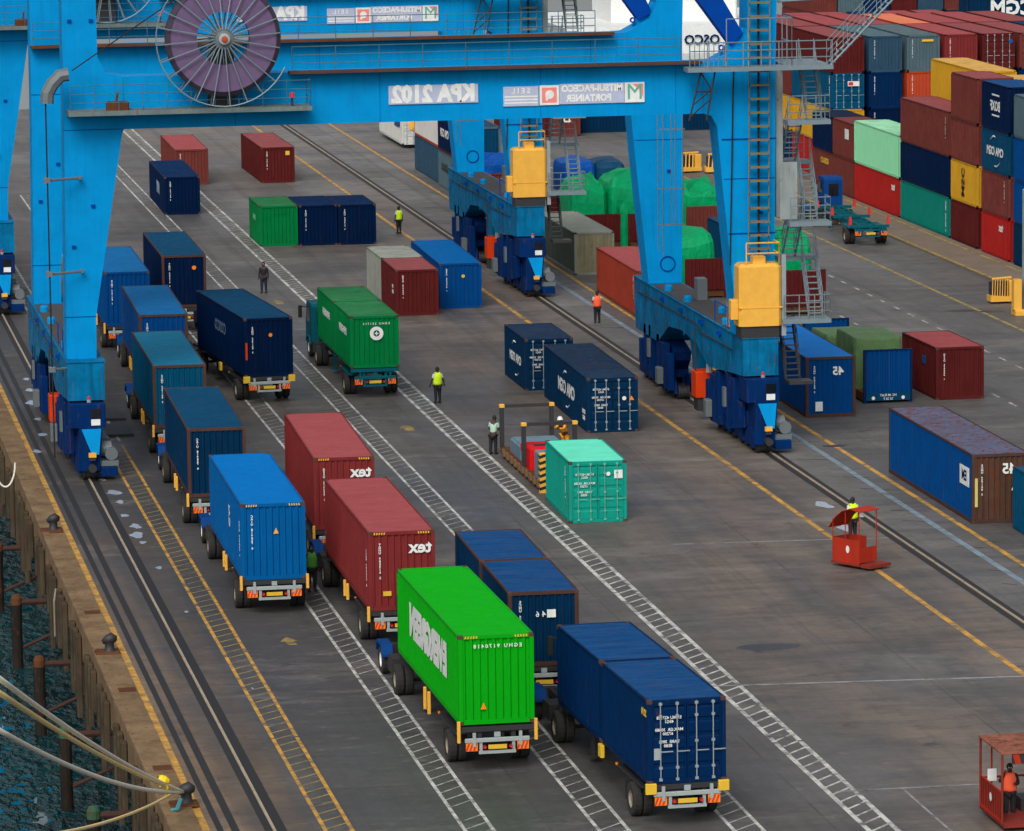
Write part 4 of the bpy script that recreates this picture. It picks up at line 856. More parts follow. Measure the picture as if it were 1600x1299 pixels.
# fender ribs and panels down the quay face
FP = paint('fender_timber', S(80, 71, 57), .5, .9, .85)
y = 126.0; k = 0; fpan = None
while y < 236:
    for j in range(3):
        L = (1.9, 2.7, 1.5, 2.3, 3.1)[(k*2+j) % 5]; key = ('fp', L)
        me = cached(key, lambda: MB().bbox(-.14, .06, -.3, .3, -L, 0, .03).mesh('fender_board'))
        o = link('fender_board', me, None, FP, (12.92, y+j*1.35+(k % 3)*.4, -.35)); tag(o, 'upright timber fender board hanging down the quay face', 'fender board', 'fender boards along the quay edge')
    y += 6.2; k += 1
# vertical piles under the deck edge with struts
PM = paint('pile_rust_black', S(44, 40, 36), .6, .7, .85); GP = paint('algae_green_paint', S(60, 95, 72), .7, .7, .8)
for i, (px, py) in enumerate(((11.5, 137.2), (11.7, 149.6), (11.75, 162.2), (11.75, 175.0), (11.75, 187.9), (11.8, 200.6))):
    t = thing('fender_pile', ['fender pile nearest to the viewer, cut off at the bottom edge', 'fender pile with a green rounded top, nearest below the yellow rope knot', 'fender pile with a green streaked top, second from the rope knot', 'fender pile with a bent green top, in the middle of the row', 'plain dark fender pile, far end of the row beside bright water', 'dark fender pile lost in the shade near the crane'][i], 'fender pile', (px, py, 0), 0, 'fender piles beside the quay')
    part('pile', MB().tube([(0, 0, -8.5), (0, 0, -2.3)], .22, 12), PM, t)
    part('pile_cap', MB().lathe([(.23, -.35), (.23, -.08), (.16, .06), (0, .1)], (0, 0, -2.2), (0, 0, 1), 12), GP if i in (1, 2) else M['rustm'], t)
    part('strut', MB().tube([(0, 0, -2.45), (3.9, .2, -2.5)], .12, 8), plain('dark_rust', S(62, 36, 28), .9), t)
    part('brace', MB().tube([(.1, 0, -4.4), (3.9, .4, -2.9)], .08, 8), plain('dark_rust', S(62, 36, 28), .9), t)
for i in range(9):
    yy = 133+i*12.4
    tag(link('deck_pile', cached('dp', lambda: MB().tube([(0, 0, -9), (0, 0, -1.2)], .42, 10).mesh('deck_pile')), None, DK, (14.3, yy, 0)), 'dark concrete pile carrying the quay deck over the water', 'pile', 'piles carrying the deck')
# painted lines
def paintline(name, col, wear):
    mt, t, p = newmat(name); tc = N(t, 'ShaderNodeTexCoord'); v = tc.outputs['Object']
    c = mixc(t, ramp(t, noise(t, v, 1.2, 6, None, .75), .5-.1*wear, .66, 0, min(1, .3+wear)), col, S(74, 71, 68)); t.links.new(c, p.inputs['Base Color']); p.inputs['Roughness'].default_value = .7
    return mt
LW = paintline('white_road_paint', S(196, 196, 190), .8); LWf = paintline('worn_white_road_paint', S(175, 174, 168), .8); LY = paintline('yellow_road_paint', S(200, 148, 48), .7); LYf = paintline('worn_yellow_road_paint', S(165, 140, 60), .8)
def strip(b, x, y0, y1, w, z=.004, x2=None): x2 = x if x2 is None else x2; b.add([(x-w/2, y0, z), (x+w/2, y0, z), (x2+w/2, y1, z), (x2-w/2, y1, z)], [(0, 1, 2, 3)])
def ladder_mark(name, x0, x1, y0, y1, mat, w=.13, ratew=.09, slope=.75, rw=None, gap=()):
    b = MB(); y = y0
    while y < y1:
        e = min(y+24+random.random()*8, y1)
        strip(b, x0, y, e, w); strip(b, x1, y+.1, e+.02, w)
        y = e+.12
    struct(name, b, mat)
    b = MB(); y = y0+.3
    while y < y1:
        if random.random() > .04: b.add([(x0+w/2, y, .0042), (x0+w/2, y+ratew*1.3, .0042), (x1-w/2, y+slope+ratew*1.3, .0042), (x1-w/2, y+slope, .0042)], [(0, 3, 2, 1)])
        y += .98
    struct(name+'_rungs', b, rw or mat)
ladder_mark('lane_marking', 17.62, 18.42, 120, 213, LY, .13, .08, .6, LYf)
ladder_mark('lane_marking', 17.62, 18.42, 214, 330, LW, .13, .10, .6, LWf)
ladder_mark('lane_marking', 21.75, 22.6, 120, 330, LW, .12, .085, .75, LWf)
ladder_mark('lane_marking', 25.7, 26.58, 120, 262, LW, .12, .085, .75, LWf)
ladder_mark('lane_marking', 29.67, 30.54, 120, 385, LW, .12, .085, .75, LWf)
ladder_mark('lane_marking', 33.62, 34.47, 120, 385, LW, .17, .12, .75, LW)
b = MB(); strip(b, 44.53, 120, 392, .24); strip(b, 50.4, 120, 240, .24); strip(b, 50.4, 240, 300, .22, .004, 50.9); strip(b, 50.9, 300, 392, .22); strip(b, 14.08, 110, 400, .24)
struct('yellow_line', b, LY)
b = MB(); strip(b, 69.9, 225, 330, .22); strip(b, 74.5, 245, 330, .24, .125); strip(b, 77.0, 245, 310, .2, .124)
struct('road_edge_line', b, LYf)
b = MB()
for X_ in (65.75, 61.85):
    y = 205
    while y < 340: strip(b, X_, y, y+1.3, .14); y += 3.1
struct('dashed_line', b, LWf)
struct('raised_strip', MB().box(74.35, 77.6, 240, 335, .0, .12), paint('kerb_concrete', S(125, 112, 100), .3, .4, .9))
b = MB()
for (x, y, s) in ((32.05, 214.6, .62), (31.99, 264, .62), (20.14, 164.9, .5)):
    b.add([(x-.1*s, y-1.2*s, .0045), (x+.55*s, y-1.2*s, .0045), (x+.45*s, y+.2*s, .0045), (x+.75*s, y+.2*s, .0045), (x+.1*s, y+1.9*s, .0045), (x-.55*s, y+.2*s, .0045), (x-.2*s, y+.2*s, .0045)], [(0, 1, 2, 3, 4, 5, 6)])
struct('lane_arrow', b, LYf)
b = MB(); strip(b, 30.5, 152.9, 153.2, 0); b.add([(30.8, 153.9, .0043), (52, 152.2, .0043), (52, 152.42, .0043), (30.8, 154.1, .0043)], [(0, 1, 2, 3)])
b.add([(37.9, 181.2, .0043), (47, 180.6, .0043), (47, 180.75, .0043), (37.9, 181.35, .0043)], [(0, 1, 2, 3)]); strip(b, 36.0, 120, 137.5, .09); b.add([(33.9, 137.3, .0043), (38.6, 137.3, .0043), (38.6, 137.45, .0043), (33.9, 137.45, .0043)], [(0, 1, 2, 3)])
struct('slab_joint', b, paintline('pale_joint', S(140, 142, 145), .7))
# rails and grooves
b = MB(); strip(b, 14.5, 110, 402, .2, .008); strip(b, 14.95, 110, 402, .24, .008); strip(b, 16.15, 110, 402, .66, .008); strip(b, 46.92, 110, 402, .3, .008); strip(b, 47.35, 110, 402, .2, .008)
struct('rail_groove', b, plain('groove_black', S(26, 25, 26), .7))
b = MB()
for x in (16.1, 47.1): b.box(x-.045, x+.045, 110, 402, .008, .05)
struct('crane_rail', b, paint('crane_rail_steel', S(165, 150, 130), .55, .3, .35))
b = MB(); strip(b, 49.35, 110, 302, .3, .006); struct('cable_trench_cover', b, paintline('trench_steel', S(120, 138, 150), .5))
b = MB(); random.seed(3)
for i in range(46):
    y = 165+i*4.6+random.uniform(-1.5, 1.5); x = random.uniform(47.8, 48.9); a = random.uniform(.4, 1.6)
    b.add([(x, y, .0047), (x+a, y-.5, .0047), (x+a, y-.42, .0047), (x, y+.1, .0047)], [(0, 1, 2, 3)])
struct('ground_crack', b, M['black'])
# puddles beside the sea-side rail, oily patches
PUD, tp_, pp_ = newmat('puddle_pale_reflection'); pp_.inputs['Base Color'].default_value = (.30, .36, .44, 1); pp_.inputs['Roughness'].default_value = .25; bp_ = N(tp_, 'ShaderNodeBump'); bp_.inputs['Distance'].default_value = .03; tcp_ = N(tp_, 'ShaderNodeTexCoord'); tp_.links.new(noise(tp_, tcp_.outputs['Object'], 3.5, 3), bp_.inputs['Height']); tp_.links.new(bp_.outputs[0], pp_.inputs['Normal']); pp_.inputs['IOR'].default_value = 1.7  # pale base colour stands in for bright reflections on the puddles
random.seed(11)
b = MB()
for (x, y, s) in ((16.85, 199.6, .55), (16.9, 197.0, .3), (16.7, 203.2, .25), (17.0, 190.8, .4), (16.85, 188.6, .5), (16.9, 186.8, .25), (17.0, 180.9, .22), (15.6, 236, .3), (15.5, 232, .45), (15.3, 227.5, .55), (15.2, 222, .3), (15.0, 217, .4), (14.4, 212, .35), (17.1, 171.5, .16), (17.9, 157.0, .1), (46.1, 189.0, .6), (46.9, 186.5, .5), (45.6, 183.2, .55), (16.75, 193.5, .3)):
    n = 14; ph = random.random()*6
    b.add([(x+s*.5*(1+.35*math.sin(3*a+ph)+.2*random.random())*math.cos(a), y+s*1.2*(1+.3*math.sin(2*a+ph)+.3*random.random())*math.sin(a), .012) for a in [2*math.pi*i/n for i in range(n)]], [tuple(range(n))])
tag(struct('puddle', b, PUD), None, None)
b = MB()
for (x, y, s) in ((68.9, 250, .9), (70.5, 249.3, .8), (50.4, 204.5, .6), (24.5, 147, 1.0), (37, 160, 1.2)):
    n = 16; b.add([(x+s*.9*math.cos(a)*(1+.2*random.random()), y+s*.45*math.sin(a)*(1+.3*random.random()), .0046) for a in [2*math.pi*i/n for i in range(n)]], [tuple(range(n))])
struct('oil_stain', b, plain('oil_black', S(40, 40, 44), .35))
b = MB()
for y in (157.6, 145.2, 190, 172): b.box(13.3, 13.9, y-.35, y+.35, .05, .06)
struct('drain_cover', b, M['rustm'])
b = MB()
for (x0, x1, y0, y1) in ((17.3, 19.2, 215.5, 219.0), (17.6, 19.3, 220.4, 222.0)): b.box(x0, x1, y0, y1, .0, .12)
for i in range(2): tag(link('steel_plate', MB().box(*((17.3, 19.2, 215.5, 219.0, .004, .12) if i == 0 else (17.7, 19.3, 220.6, 222.4, .004, .12))).mesh('steel_plate', M['dark'])), ('dark steel plate lying on the apron right of the near crane bogie', 'smaller dark steel plate lying beyond the larger one by the crane bogie')[i], 'steel plate')
# ------------------------------------------------------------------ bollards and ropes
def bollard(x, y, lbl):
    t = thing('mooring_bollard', lbl, 'bollard', (x, y, .05), 0, 'mooring bollards on the quay edge'); t.scale = (.82,)*3
    part('base_plate', MB().bbox(-.55, .55, -.5, .5, 0, .07, .05), M['rustm'], t)
    part('post', MB().lathe([(.3, .05), (.22, .12), (.2, .4), (.24, .5)], (.1, 0, 0), (0, 0, 1), 16), M['dark'], t, smooth=True)
    part('head', MB().tube([(-.22, 0, .46), (0, 0, .56), (.2, 0, .62), (.42, 0, .58)], [.1, .22, .27, .12], 12), M['dark'], t, smooth=True)
bollard(13.45, 190.4, 'iron mooring bollard farthest along the quay edge with no rope'); bollard(13.5, 164.3, 'iron mooring bollard on a rusty patch, middle of the three'); bollard(13.75, 140.0, 'iron mooring bollard with four ropes tied to it, nearest to the viewer')
RP = plain('pale_rope', S(226, 222, 208), .85); RY = plain('yellowed_rope', S(232, 205, 140), .85)
def rope(lbl, e, mat, r=.06, sag=.35, s0=(13.75, 140.1, .42)):
    a, c = Vector(s0), Vector(e); pts = []
    for i in range(25):
        f = i/24; p = a+(c-a)*f; p.z -= sag*4*f*(1-f)*.6; pts.append(p)
    tag(link('mooring_rope', MB().tube(pts, r, 6).mesh('mooring_rope', mat, None, True)), lbl, 'rope', 'mooring ropes at the nearest bollard')
rope('pale mooring rope, uppermost of the four leaving the nearest bollard', (5, 86.5, 15.4), RP)
rope('yellowish mooring rope just below the uppermost one, with the knot', (5, 86.6, 15.1), RY)
rope('pale mooring rope, third from the top, sagging towards the left edge', (5, 86.9, 14.3), RP, sag=.6)
rope('thin pale mooring rope running almost level to the left edge, lowest of the four', (5, 87.8, 11.9), RY, .045, .5, (13.6, 140.6, .35))
f = .085
kx = Vector((13.75, 140.1, .42)).lerp(Vector((5, 86.5, 15.4)), .16)
kn = MB().lathe([(.05, -.2), (.11, -.12), (.13, 0), (.1, .13), (.04, .2)], kx, (1, .3, -.6), 10).tube([kx, kx+Vector((.1, 0, -.25)), kx+Vector((.02, .05, -.5))], .05, 6, .02).tube([kx, kx+Vector((-.12, 0, -.2))], .05, 6, .02)
tag(link('rope_knot', kn.mesh('rope_knot', plain('bright_yellow_rope', S(240, 205, 20), .7))), 'bright yellow lashing knotted around the mooring ropes', 'rope')
tag(link('blue_lashing', MB().tube([(13.6, 139.4, .35), (13.45, 139.0, .15), (13.3, 139.1, .1)], .07, 6).mesh('blue_lashing', plain('faded_blue_rope', S(70, 140, 150), .8))), 'faded blue rope end tied beside the nearest bollard', 'rope')
lf = [(12.75, 185+.0, -.1)]
tag(link('hose_loop', MB().tube([(12.9, 178.6, -.3), (12.7, 178.4, -.2), (12.6, 178.0, -.6), (12.6, 178.0, -2.0)], .035, 6).mesh('hose_loop', plain('dirty_rope', S(130, 125, 112), .9))), 'pale rope looped over the quay edge between two bollards', 'rope')
tag(link('hanging_rope_loop', MB().tube([(12.4+.45*math.cos(a), 203.5, .9+.0+1.1*math.sin(a)) for a in [R(190+12*i) for i in range(15)]], .04, 6).mesh('hanging_rope_loop', RP)), 'pale rope hanging in a loop off the quay beside the crane', 'rope')
# ------------------------------------------------------------------ flat racks, cargo, tarpaulins
def tarp_mesh(sx, sy, h, seed, top=.75, lump=.12, n=14):
    rnd = random.Random(seed); b = MB(); vs = []; fs = []; rings = 6; n = 5; jit = max(.015, lump*.75)
    ph = [rnd.uniform(0, 6.28) for _ in range(6)]
    for i in range(rings):
        f = i/(rings-1); z = h*math.sin(f*math.pi/2)**.9 if i else 0
        k = 1.0 if f < .5 else 1-(1-top)*((f-.5)/.5)**1.5
        for j in range(4*n):
            a = 2*math.pi*j/(4*n); c, s = math.cos(a), math.sin(a)
            e = .32 if lump > .05 else .14; x = math.copysign(abs(c)**e, c); y = math.copysign(abs(s)**e, s)
            fold = lump*(math.sin(a*7+ph[0])*.4+math.sin(a*13+ph[1]+f*2)*.3+math.sin(a*3+ph[2]+f*3)*.5)*(1.1-f*.5)
            q = k+fold*.35
            vs.append((x*sx/2*q, y*sy/2*q, z*(1+lump*.7*math.sin(2*a+ph[3])*f+lump*.4*math.sin(5*a+ph[4])*f)+(rnd.uniform(-jit, jit) if 0 < i else 0)))
    m4 = 4*n
    for i in range(rings-1):
        for j in range(m4): fs.append((i*m4+j, i*m4+(j+1) % m4, (i+1)*m4+(j+1) % m4, (i+1)*m4+j))
    vs.append((sx*.12, -sy*.1, h*(1.02+lump))); o = len(vs)-1
    for j in range(m4): fs.append(((rings-1)*m4+j, (rings-1)*m4+(j+1) % m4, o))
    return b.add(vs, fs)
def tarpmat(name, col):
    mt, t, p = newmat(name); v = objvec(t)
    c = mixc(t, ramp(t, noise(t, v, 1.2, 5), .35, .7, 0, .5), col, tuple(x*.55 for x in col[:3])+(1,)); t.links.new(c, p.inputs['Base Color']); p.inputs['Roughness'].default_value = .55; p.inputs['Specular IOR Level'].default_value = .1
    b = N(t, 'ShaderNodeBump'); b.inputs['Strength'].default_value = .9; b.inputs['Distance'].default_value = .16; t.links.new(noise(t, v, 1.5, 3, (1, 1, .5)), b.inputs['Height']); t.links.new(b.outputs[0], p.inputs['Normal']); return mt
TG = tarpmat('green_tarpaulin', S(0, 158, 98, .85)); TB = tarpmat('blue_tarpaulin', S(5, 90, 185, .7)); TO = tarpmat('olive_tarpaulin', S(88, 118, 76)); TBd = tarpmat('dark_blue_tarpaulin', S(12, 75, 110, .7))
def tarp(lbl, x, y, z, sx, sy, h, mat, seed, top=.75, lump=.12, grp='tarpaulin-covered cargo'):
    tag(link('covered_cargo', tarp_mesh(sx, sy, h, seed, top, lump).mesh('covered_cargo', mat), None, None, (x, y, z)), lbl, 'covered cargo', grp)
def flatrack(lbl, x, y, L, mat, h=2.55, rz=0, near_wall=True, far_wall=True, base='rustm'):
    t = thing('flat_rack', lbl, 'flat rack', (x, y, 0), rz, 'flat racks')
    part('base', MB().box(-1.2, 1.2, .1, L-.1, .1, .5), M[base], t)
    for f, yy in ((near_wall, 0), (far_wall, L-.14)):
        if not f: continue
        b = MB(); pr = corr(-1.1, 1.1, .24, .05); vs = []; fs = []
        for xx, d in pr: vs += [(xx, yy+.02+d, .5), (xx, yy+.02+d, h-.08)]
        for i in range(len(pr)-1): fs.append((2*i, 2*i+2, 2*i+3, 2*i+1))
        part('end_wall', b.add(vs, fs), mat, t)
        part('end_frame', MB().box(-1.22, -1.08, yy, yy+.14, 0, h).box(1.08, 1.22, yy, yy+.14, 0, h).box(-1.08, 1.08, yy, yy+.14, h-.12, h), mat, t)
    return t
flatrack('red flat rack with end wall, left of two behind the grey-green container', 55.4, 285.5, 12, C['maroon'], 2.2)
flatrack('red flat rack with end wall, right of two under the big green tarpaulin', 58.15, 285.2, 12, C['maroon'], 2.2)
flatrack('red flat rack partly hidden by the near crane leg, below green tarpaulins', 56.3, 259.3, 12, C['maroon'], 2.3)
flatrack('red flat rack behind the near crane stairs', 60.1, 250.8, 12, C['maroon'], 2.5)
flatrack('distant brick flat rack with green cover seen between the near crane legs', 62.4, 287.5, 8, C['brown'], 2.3)
tarp('tall green tarpaulin bundle with a pointed top, left one behind the grey-green container', 54.8, 289.2, .5, 2.6, 4.6, 3.6, TG, 5, .66, .10)
tarp('broad bulging green tarpaulin bundle, right one behind the grey-green container', 57.5, 289.6, .5, 3.0, 5.5, 3.75, TG, 9, .62, .09)
tarp('green tarpaulin hanging in a narrow fold between the two red flat racks', 56.75, 286.2, .0, .55, 1.8, 2.6, TG, 3, .8)
tarp('small green covered heap with flat top between the near crane legs', 62.4, 291, .5, 2.6, 5, 2.9, TG, 4, .8)
tarp('green tarpaulin with sloping sides just right of the inner crane leg', 55.9, 264, .4, 3.0, 6, 3.0, TG, 21, .8, .1)
tarp('rounded green cover low beside the left foot of the inner crane leg', 53.6, 262.5, 0, 1.4, 3, 1.9, TG, 8, .6)
tarp('green tarpaulin behind the crane stairs, on the red flat rack', 59.9, 254.5, .4, 2.2, 4.5, 3.9, TG, 12, .7, .08)
tarp('bright blue covered cargo behind the far crane stairs', 60.4, 322, 0, 2.4, 5, 2.2, TB, 13, .85, .06)
tarp('dull teal-blue covered cargo right of the bright blue one', 62.6, 322, 0, 2.3, 5, 2.1, TBd, 14, .85, .06)
tarp('low blue covered box half behind the broad green bundle', 63.0, 309, 0, 2.6, 5, 1.9, TB, 15, .9, .05)
tarp('crumpled blue tarpaulin thrown over the weathered red container', 52.7, 312.6, 2.4, 2.4, 5.6, 1.2, TB, 16, .6, .14)
t = flatrack('blue flat rack with high end walls carrying olive covered cargo', 56.15, 217.0, 12.2, C['navy'], 2.62, .012)
part('nose_plate', MB().box(-1.1, 1.1, -.03, 0, .12, .5), C['dteal'], t); text('HC 40 FLAT', (0, -.04, .38), .16, 'end', t); text('20 25 F', (0, -.04, .2), .16, 'end', t)
for s in (-1, 1): part('round_cap', MB().lathe([(0, 0), (.09, 0)], (s*.75, -.04, .25), (0, -1, 0), 10), M['white'], t)
for o in t.children:
    if o.name.startswith('end_wall'): o.material_slots[0].link = 'OBJECT'; o.material_slots[0].material = C['blue'] if o.matrix_local.translation.y < 1 else C['navy']
tarp('olive green box-shaped covered cargo on the blue flat rack', 56.1, 220.6, .5, 2.45, 4.0, 2.5, TO, 17, .97, .012)
tarp('smaller pale-topped olive covered cargo behind the box-shaped one', 55.9, 225.6, .5, 2.3, 3.6, 1.95, TO, 18, .95, .02)
# two folded racks with machinery next to the turquoise container
for i, (yy, l) in enumerate(((199.8, 'dark open frame with yellow corner caps, far one beside the turquoise container'), (195.0, 'dark open frame with black and yellow striped post beside the turquoise container'))):
    t = thing('folding_rack', l, 'rack', (36.2, yy, 0), 0, 'folding racks beside the turquoise container')
    L = 5.6 if i == 0 else 4.7
    part('base', MB().box(-1.2, 1.2, 0, L, .1, .42), M['rustm'], t)
    for s in (-1, 1):
        part('post', MB().box(s*1.15-.09, s*1.15+.09, L-.2, L, .42, 2.25), M['dark'], t)
        part('corner_cap', MB().bbox(s*1.15-.12, s*1.15+.12, L-.24, L+.02, 2.25, 2.4, .02), M['yellow'], t)
    part('cross_bar', MB().box(-1.06, 1.06, L-.16, L-.04, 2.24, 2.38), M['dark'], t)
    tb = MB()
    for k in range(5): tb.box(-1.28, -1.2, .4+k*1.0, .9+k*1.0, .15, .45)
    part('timber', tb, plain('timber', S(120, 88, 58), .85), t)
    if i == 1:
        p = part('striped_post', MB().bbox(-1.3, -1.0, -.1, .15, .0, 1.75, .03), M['yellow'], t); sb = MB()
        for k in range(6): sb.add([(-1.31, -.105, .1+k*.28), (-.99, -.105, .2+k*.28), (-.99, -.105, .33+k*.28), (-1.31, -.105, .23+k*.28)], [(0, 1, 2, 3)]).add([(-1.305, .15, .1+k*.28), (-1.305, -.1, .2+k*.28), (-1.305, -.1, .33+k*.28), (-1.305, .15, .23+k*.28)], [(0, 1, 2, 3)])
        part('black_stripes', sb, M['black'], p)
t = thing('machine_box', 'red machine housing with an open slot on top, on the far open frame', 'machine', (36.0, 198.6, .42), 0)
part('housing', MB().bbox(-.85, .45, 0, 2.0, 0, .95, .06), paint('machine_red', S(205, 25, 30), .1, .2), t); part('slot', MB().box(-.5, .2, .7, 1.2, .95, .97), M['black'], t); part('lid', MB().bbox(-.85, .6, 2.0, 2.5, .5, .88, .05), paint('machine_red', S(205, 25, 30)), t)
GB = paint('grey_blue_metal', S(105, 130, 145), .3, .3)
tag(link('metal_tray', MB().bbox(-1.1, 1.0, -.6, 2.2, 0, .62, .05).box(-1.0, .9, -.5, 2.1, .62, .66).mesh('metal_tray', GB), None, None, (36.3, 201.9, .42)), 'grey-blue metal tray on the far frame, where the man in orange leans', 'tray')
tag(link('grey_cabinet', MB().bbox(-.55, .6, 0, 1.6, 0, 1.15, .04).mesh('grey_cabinet', GB), None, None, (35.6, 195.4, .42)), 'pale grey-blue cabinet behind the striped post', 'cabinet')
# ------------------------------------------------------------------ people carrier cages
CG = paint('cage_orange_red', S(192, 58, 40, .72), .35, .35); CGd = paint('cage_dark_red', S(130, 50, 42), .5, .4)
t = thing('man_cage', 'orange-red man cage with curved roof and a white oval mark, on the yellow line', 'cage', (43.85, 174.0, 0), R(32)); t.scale = (.7, .62, 1)
part('floor', MB().box(-.05, 1.45, -.05, 2.4, .12, .2), CGd, t); part('step', MB().box(.0, 1.7, -.95, -.1, .1, .22), CGd, t)
for x, y in ((0, 0), (1.4, 0), (0, 1.2), (1.4, 2.3), (0, 2.3)): part('post', MB().tube([(x, y, .2), (x, y, 2.25 if y < 2 else 1.9)], .035, 6), CG, t)
part('side_panel', MB().box(-.04, 0, 0, 2.3, .2, 1.15), CG, t); part('side_panel', MB().box(1.4, 1.44, .9, 2.3, .2, 1.15), CG, t)
part('front_panel', MB().box(0, 1.4, -.03, .01, .25, .85), CG, t); part('back_panel', MB().box(0, 1.4, 2.3, 2.34, .2, 1.15), CGd, t)
part('oval_mark', MB().lathe([(0, 0), (.15, 0)], (-.05, .95, .75), (-1, 0, 0), 16), M['white'], t)
rf = MB(); rq = .035; pr = [(-.15, 2.28), (.7, 2.36), (1.4, 2.22), (2.0, 1.95), (2.6, 1.5)]
for a, c in zip(pr, pr[1:]): rf.add([(-.1, a[0], a[1]), (1.5, a[0], a[1]), (1.5, c[0], c[1]), (-.1, c[0], c[1]), (-.1, a[0], a[1]+rq), (1.5, a[0], a[1]+rq), (1.5, c[0], c[1]+rq), (-.1, c[0], c[1]+rq)], [(0, 3, 2, 1), (4, 5, 6, 7), (0, 1, 5, 4), (1, 2, 6, 5), (2, 3, 7, 6), (3, 0, 4, 7)])
part('roof', rf, CG, t); part('bench', MB().box(.1, 1.3, 1.6, 2.2, .55, .62), M['bumper'], t)
t = thing('man_cage', 'red slatted man cage with a faded scalloped roof, at the bottom right corner', 'cage', (37.5, 131.3, 0), 0)
part('floor', MB().box(0, 2.4, -.2, 2.5, .12, .22), CGd, t)
for x in (0, 2.35):
    for y in (0, 2.4): part('post', MB().tube([(x, y, .2), (x, y, 2.35)], .04, 6), CGd, t)
part('post', MB().tube([(.35, 2.4, .2), (.35, 2.4, 2.3)], .03, 6), CG, t)
part('roof', MB().box(-.05, 2.45, -.05, 2.5, 2.35, 2.4), paint('faded_canopy', S(150, 92, 72), .9, .8), t)
va = MB()
for i in range(6): va.add([(.3+i*.36, -.05, 2.33), (.5+i*.36, -.05, 2.33), (.58+i*.36, -.05, 2.05), (.4+i*.36, -.05, 2.03)], [(0, 3, 2, 1)])
part('valance', va, CG, t); part('valance_panel', MB().box(.3, 2.4, .0, .03, 2.03, 2.34), M['dark'], t)
sl_ = MB()
for i in range(13): sl_.box(-.012, .0, .02+i*.19, .08+i*.19, .25, 1.15)
sl_.box(-.03, .01, 0, 2.4, 1.15, 1.2).box(-.03, .01, 0, 2.4, .22, .3)
part('slatted_side', sl_, CG, t); part('mesh_sheet', MB().box(.02, .04, 0, 2.4, .25, 1.1), M['dark'], t)
part('back_rail', MB().tube([(0, 2.4, 1.1), (2.35, 2.4, 1.1)], .035, 6), CG, t); part('seat', MB().box(1.0, 2.3, 1.4, 2.2, .2, .6), M['dark'], t)
part('oval_mark', MB().lathe([(0, 0), (.14, 0)], (-.05, 1.1, .8), (-1, 0, 0), 12), M['white'], t)
tag(link('paper_sheet', MB().box(-.14, .14, -.01, .01, -.18, .2).mesh('paper_sheet', M['white']), None, None, (37.75, 133.3, 1.25)), 'sheet of white paper fixed inside the slatted cage', 'paper')
# ------------------------------------------------------------------ yellow frames and far things
def yframe(lbl, x, y, rz=0):
    t = thing('lifting_frame', lbl, 'lifting frame', (x, y, .12), rz, 'yellow lifting frames')
    b = MB()
    for i in range(7): b.tube([(-.9+i*.28, 0, .2), (-.9+i*.28+.1, .15, 1.25)], .05, 5)
    part('slanted_bars', b, M['yellow'], t)
    part('housing', MB().prism([(-1.1, .0), (1.5, .0), (1.5, .25), (-1.1, .35)], -.1, 1.2).bbox(1.0, 1.5, -.05, 1.2, .0, 1.2, .05), M['yellow'], t)
    part('backing', MB().box(-.95, 1.0, .3, 1.0, .3, 1.1), M['dark'], t)
    part('top_bar', MB().tube([(-.9, .15, 1.28), (1.3, .15, 1.35)], .07, 6), M['yellow'], t)
yframe('yellow lifting frame with slanted bars, lying by the kerb at the right edge', 71.9, 252.5)
bpy.data.objects['lifting_frame'].scale = (.52, .7, 1)
yframe('yellow lifting frame seen between the near crane legs, left of the striped one', 70.4, 332, .2); yframe('yellow striped lifting frame right of its twin between the near crane legs', 73.0, 331, -.1)
t = thing('steel_post', 'pale grey-green steel post with a yellow foot at the right edge', 'post', (71.95, 247.2, .0), 0)
part('column', MB().bbox(-.1, .9, 0, .8, .3, 7.0, .05), paint('pale_green_grey', S(150, 165, 160), .2, .3), t); part('foot', MB().bbox(-.7, .9, -.1, .9, 0, .3, .05).box(-.75, -.3, .1, .6, .3, 2.0), M['yellow'], t)
t = thing('white_ship', 'white ship with dark lettering on the water behind the stacks', 'ship', (107, 522, WZ), 0)
part('hull', MB().prism([(-9, 0), (16, 0), (17.5, 3.2), (-10, 3.2)], 0, 30), M['white'], t); part('deckhouse', MB().bbox(-3, 12, 8, 20, 3.2, 6.2, .2), M['white'], t)
part('funnel', MB().bbox(1.5, 3.2, 9, 11, 6.2, 7.6, .1), M['dark'], t); text('OSCO', (6.0, -.2, 1.5), 1.5, 'end', t, C['navy'], bold=.03)
part('mast', MB().tube([(2.4, 10, 7.6), (3.4, 10, 11)], .12, 5), M['grey'], t)
# ------------------------------------------------------------------ people
def skinmesh(name, V, E, mat, parent, lvl=2):
    q_ = {'body': 1.12, 'trousers': 1.28, 'shirt': 1.16, 'vest': 1.42}.get(name, 1); V = [tuple(v[:3])+((v[3]*q_ if not isinstance(v[3], tuple) else (v[3][0]*q_, v[3][1]*q_)),) for v in V]
    me = bpy.data.meshes.new(name); me.from_pydata([v[:3] for v in V], E, []); o = bpy.data.objects.new(name, me); COL.objects.link(o)
    md = o.modifiers.new('s', 'SKIN'); md.use_smooth_shade = True; sb = o.modifiers.new('u', 'SUBSURF'); sb.levels = lvl; sb.render_levels = lvl
    for i, v in enumerate(V):
        r = v[3]; o.data.skin_vertices[0].data[i].radius = (r, r) if not isinstance(r, tuple) else r
        o.data.skin_vertices[0].data[i].use_root = (i == 0)
    dg = bpy.context.evaluated_depsgraph_get(); m2 = bpy.data.meshes.new_from_object(o.evaluated_get(dg)); bpy.data.objects.remove(o)
    m2.materials.clear(); m2.materials.append(mat); m2.name = name
    return link(name, m2, parent)
